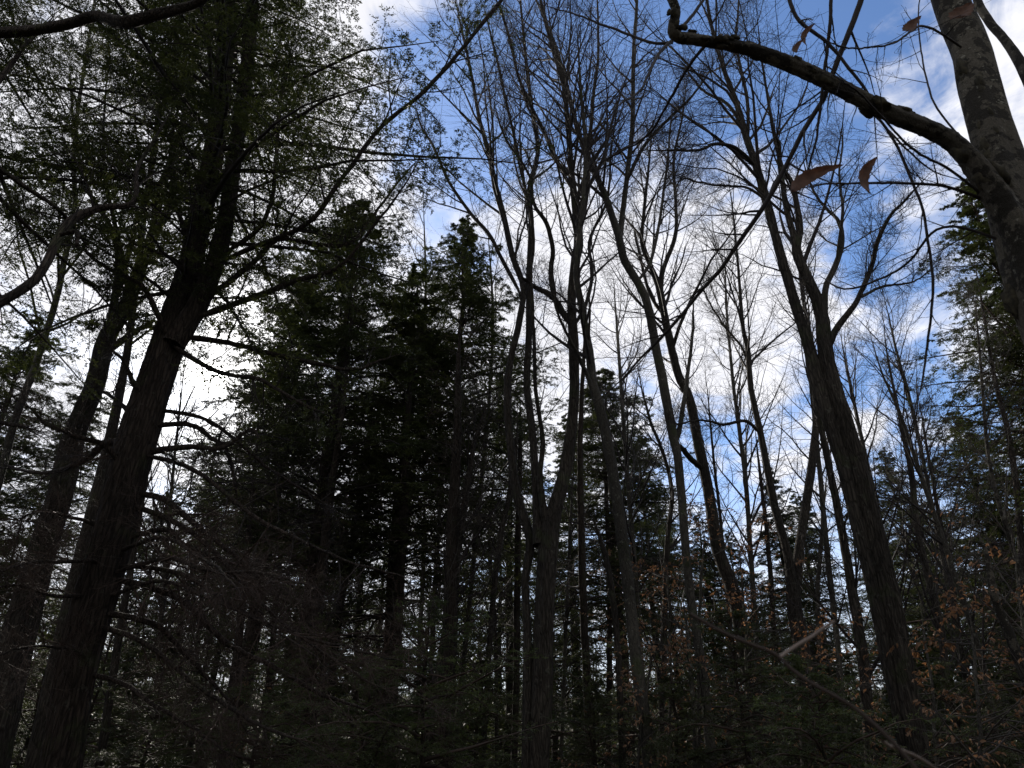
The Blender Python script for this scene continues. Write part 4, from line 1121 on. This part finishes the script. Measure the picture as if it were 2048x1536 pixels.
for k, a in enumerate([
    ([(1400, 1540, 9), (1398, 1300, 8), (1392, 1150, 6), (1400, 1050, 3)], 10, 'orange-leaved young beech in front of the mossy trunk', 5, 0.5),
    ([(1500, 1540, 8), (1495, 1300, 7), (1490, 1150, 5), (1480, 1065, 3)], 11, 'orange-leaved young beech right of the mossy trunk, brightest in the sun', 5, 0.5),
    ([(1335, 1540, 8), (1340, 1350, 7), (1338, 1200, 5), (1330, 1090, 3)], 10.5, 'young beech with hanging brown leaves beside the slender grey trunk', 4, 0.4),
    ([(1950, 1540, 12), (1930, 1400, 10), (1915, 1300, 8), (1890, 1180, 4)], 6, 'brown-leaved young beech right of the thickest trunk, nearest the right corner', 4, 0.45),
    ([(2060, 1540, 12), (2040, 1350, 9), (2015, 1180, 6), (2000, 1060, 3)], 6.5, 'brown-leaved young beech at the right edge', 2, 0.4),
    ([(1700, 1540, 8), (1690, 1400, 7), (1680, 1290, 5), (1668, 1200, 3)], 9, 'small brown-leaved beech left of the thickest right trunk', 3, 0.4),
    ([(1270, 1540, 7), (1290, 1400, 6), (1300, 1330, 5), (1310, 1260, 3)], 8.5, 'low brown-leaved beech near the foot of the knotty beech', 3, 0.4),
    ([(1870, 1540, 10), (1860, 1400, 8), (1850, 1300, 6), (1838, 1200, 3)], 8, 'brown-leaved beech just behind the thickest right trunk', 3, 0.4),
    ([(520, 1540, 7), (525, 1450, 6), (530, 1400, 4), (532, 1350, 2)], 12, 'small brown-leaved beech deep in the shade at the lower left', 2, 0.4),
]):
    beech_sapling(a[0], a[1], a[2], 400 + k, a[3], a[4])


# ---- blurred twigs right in front of the camera, lower right
def near_twig(name, label, mat, segs, seed):
    rng = np.random.default_rng(seed)
    root = None
    for k, (pts, D, dd) in enumerate(segs):
        C = stem(pts, D, dd, K=36, rng=rng)
        mb = MB(); tubes(mb, C[None, :, :3], C[None, :, 3], 10, 0.05, rng)
        if root is None:
            root = mb.build(name, M[mat]); root['label'] = label; root['category'] = 'twig'
        else:
            mb.build('side_twig', M[mat], root)


near_twig('twig', 'blurred brown twig slanting down to the right, very close and low', 'twig_red', [
    ([(1380, 1228, 4), (1440, 1262, 6), (1500, 1288, 7), (1550, 1308, 9), (1585, 1340, 9), (1625, 1368, 10), (1700, 1410, 10), (1750, 1450, 11), (1800, 1500, 12), (1860, 1570, 13)], 0.75, -0.05)], 501)
near_twig('twig', 'short pale sunlit stick pointing up right beside the blurred brown twig', 'twig_pale', [
    ([(1558, 1316, 5), (1572, 1305, 5), (1600, 1287, 6), (1622, 1274, 6), (1640, 1261, 5), (1668, 1243, 3)], 0.76, 0.05)], 502)
near_twig('twig', 'pale curved twig end at the bottom, beside the foot of the thickest trunk', 'twig_pale', [
    ([(1766, 1482, 5), (1780, 1492, 7), (1810, 1503, 7), (1845, 1520, 6), (1880, 1545, 6)], 0.8, 0.05)], 503)

# ---- the wood beyond, which reads as one mass all round the clearing
def far_wood():
    rng = np.random.default_rng(900)
    tr, fo = MB(), MB()
    N = 1900
    under = np.arange(N) % 2 == 0
    r = np.where(under, 19 + 42 * rng.random(N), 32 + 60 * rng.random(N))
    th = rng.uniform(0, 2 * math.pi, N)
    front = np.abs((th - math.pi / 2 + math.pi) % (2 * math.pi) - math.pi) < 0.8
    r = np.where(~front & (r < 60), 15 + np.maximum(r - 22, 0) * 0.8, r)      # the wood closes in nearer behind the viewer
    r = np.where(front | (np.abs(np.sin(th)) < 0.0), r, r)
    keep = front | (np.arange(N) % 2 == 0)
    r, th, front, under = r[keep], th[keep], front[keep], under[keep]; N = len(r)
    H = rng.uniform(9, 15, N) * np.where(front, 0.85, 1.2) * np.where(under, rng.uniform(0.25, 0.6, N), 1.0)
    X, Y = r * np.cos(th), r * np.sin(th)
    K = 8; f = np.linspace(0, 1, K)
    P = np.stack([X[:, None] + 0 * f, Y[:, None] + 0 * f, H[:, None] * f + rise(r)[:, None]], -1)
    P[:, 1:, :2] += rng.normal(size=(N, K - 1, 2)) * 0.08
    R = (0.012 * H)[:, None] * (1 - f[None] * 0.9) * rng.uniform(0.7, 1.3, (N, 1))
    tubes(tr, P, R, 6)
    Pc, Rc = kids(P, R, 44, 0.04, 1.0, 65, 95, 0.4, 0.22, 5, 0.1, -0.03, rng, rtip=0.006)
    tubes(tr, Pc, Rc, 3)
    con = np.repeat((rng.random(N) < 0.72) | under, 44)
    P2, R2 = flat_kids(Pc[con], Rc[con], 7, 0.15, 1.0, (35, 70), 0.5, 3, rng, lmin=0.25)
    leaves(fo, P2, 8, 0.18, 0.06, rng, flat=0.5)
    P3, R3 = kids(Pc[~con], Rc[~con], 6, 0.2, 1.0, 25, 60, 0.3, 0.5, 4, 0.1, 0.1, rng, rtip=0.005)
    tubes(tr, P3, R3, 3)
    me = tr.mesh('distant_wood', M['smooth_bark'])
    o = link('distant_wood', me)
    o['label'] = 'dense dark wood of distant trunks and conifers closing the view low behind everything'
    o['category'] = 'wood'; o['kind'] = 'stuff'
    c = fo.build('foliage', M['needles'], o, False); c['kind'] = 'stuff'


far_wood()

for o in bpy.data.objects:
    if '_local' in o:
        del o['_local']
nf = sum(len(o.data.polygons) for o in bpy.data.objects if o.type == 'MESH')
print('FACES (with copies)', nf, 'unique', sum(len(m.polygons) for m in bpy.data.meshes))
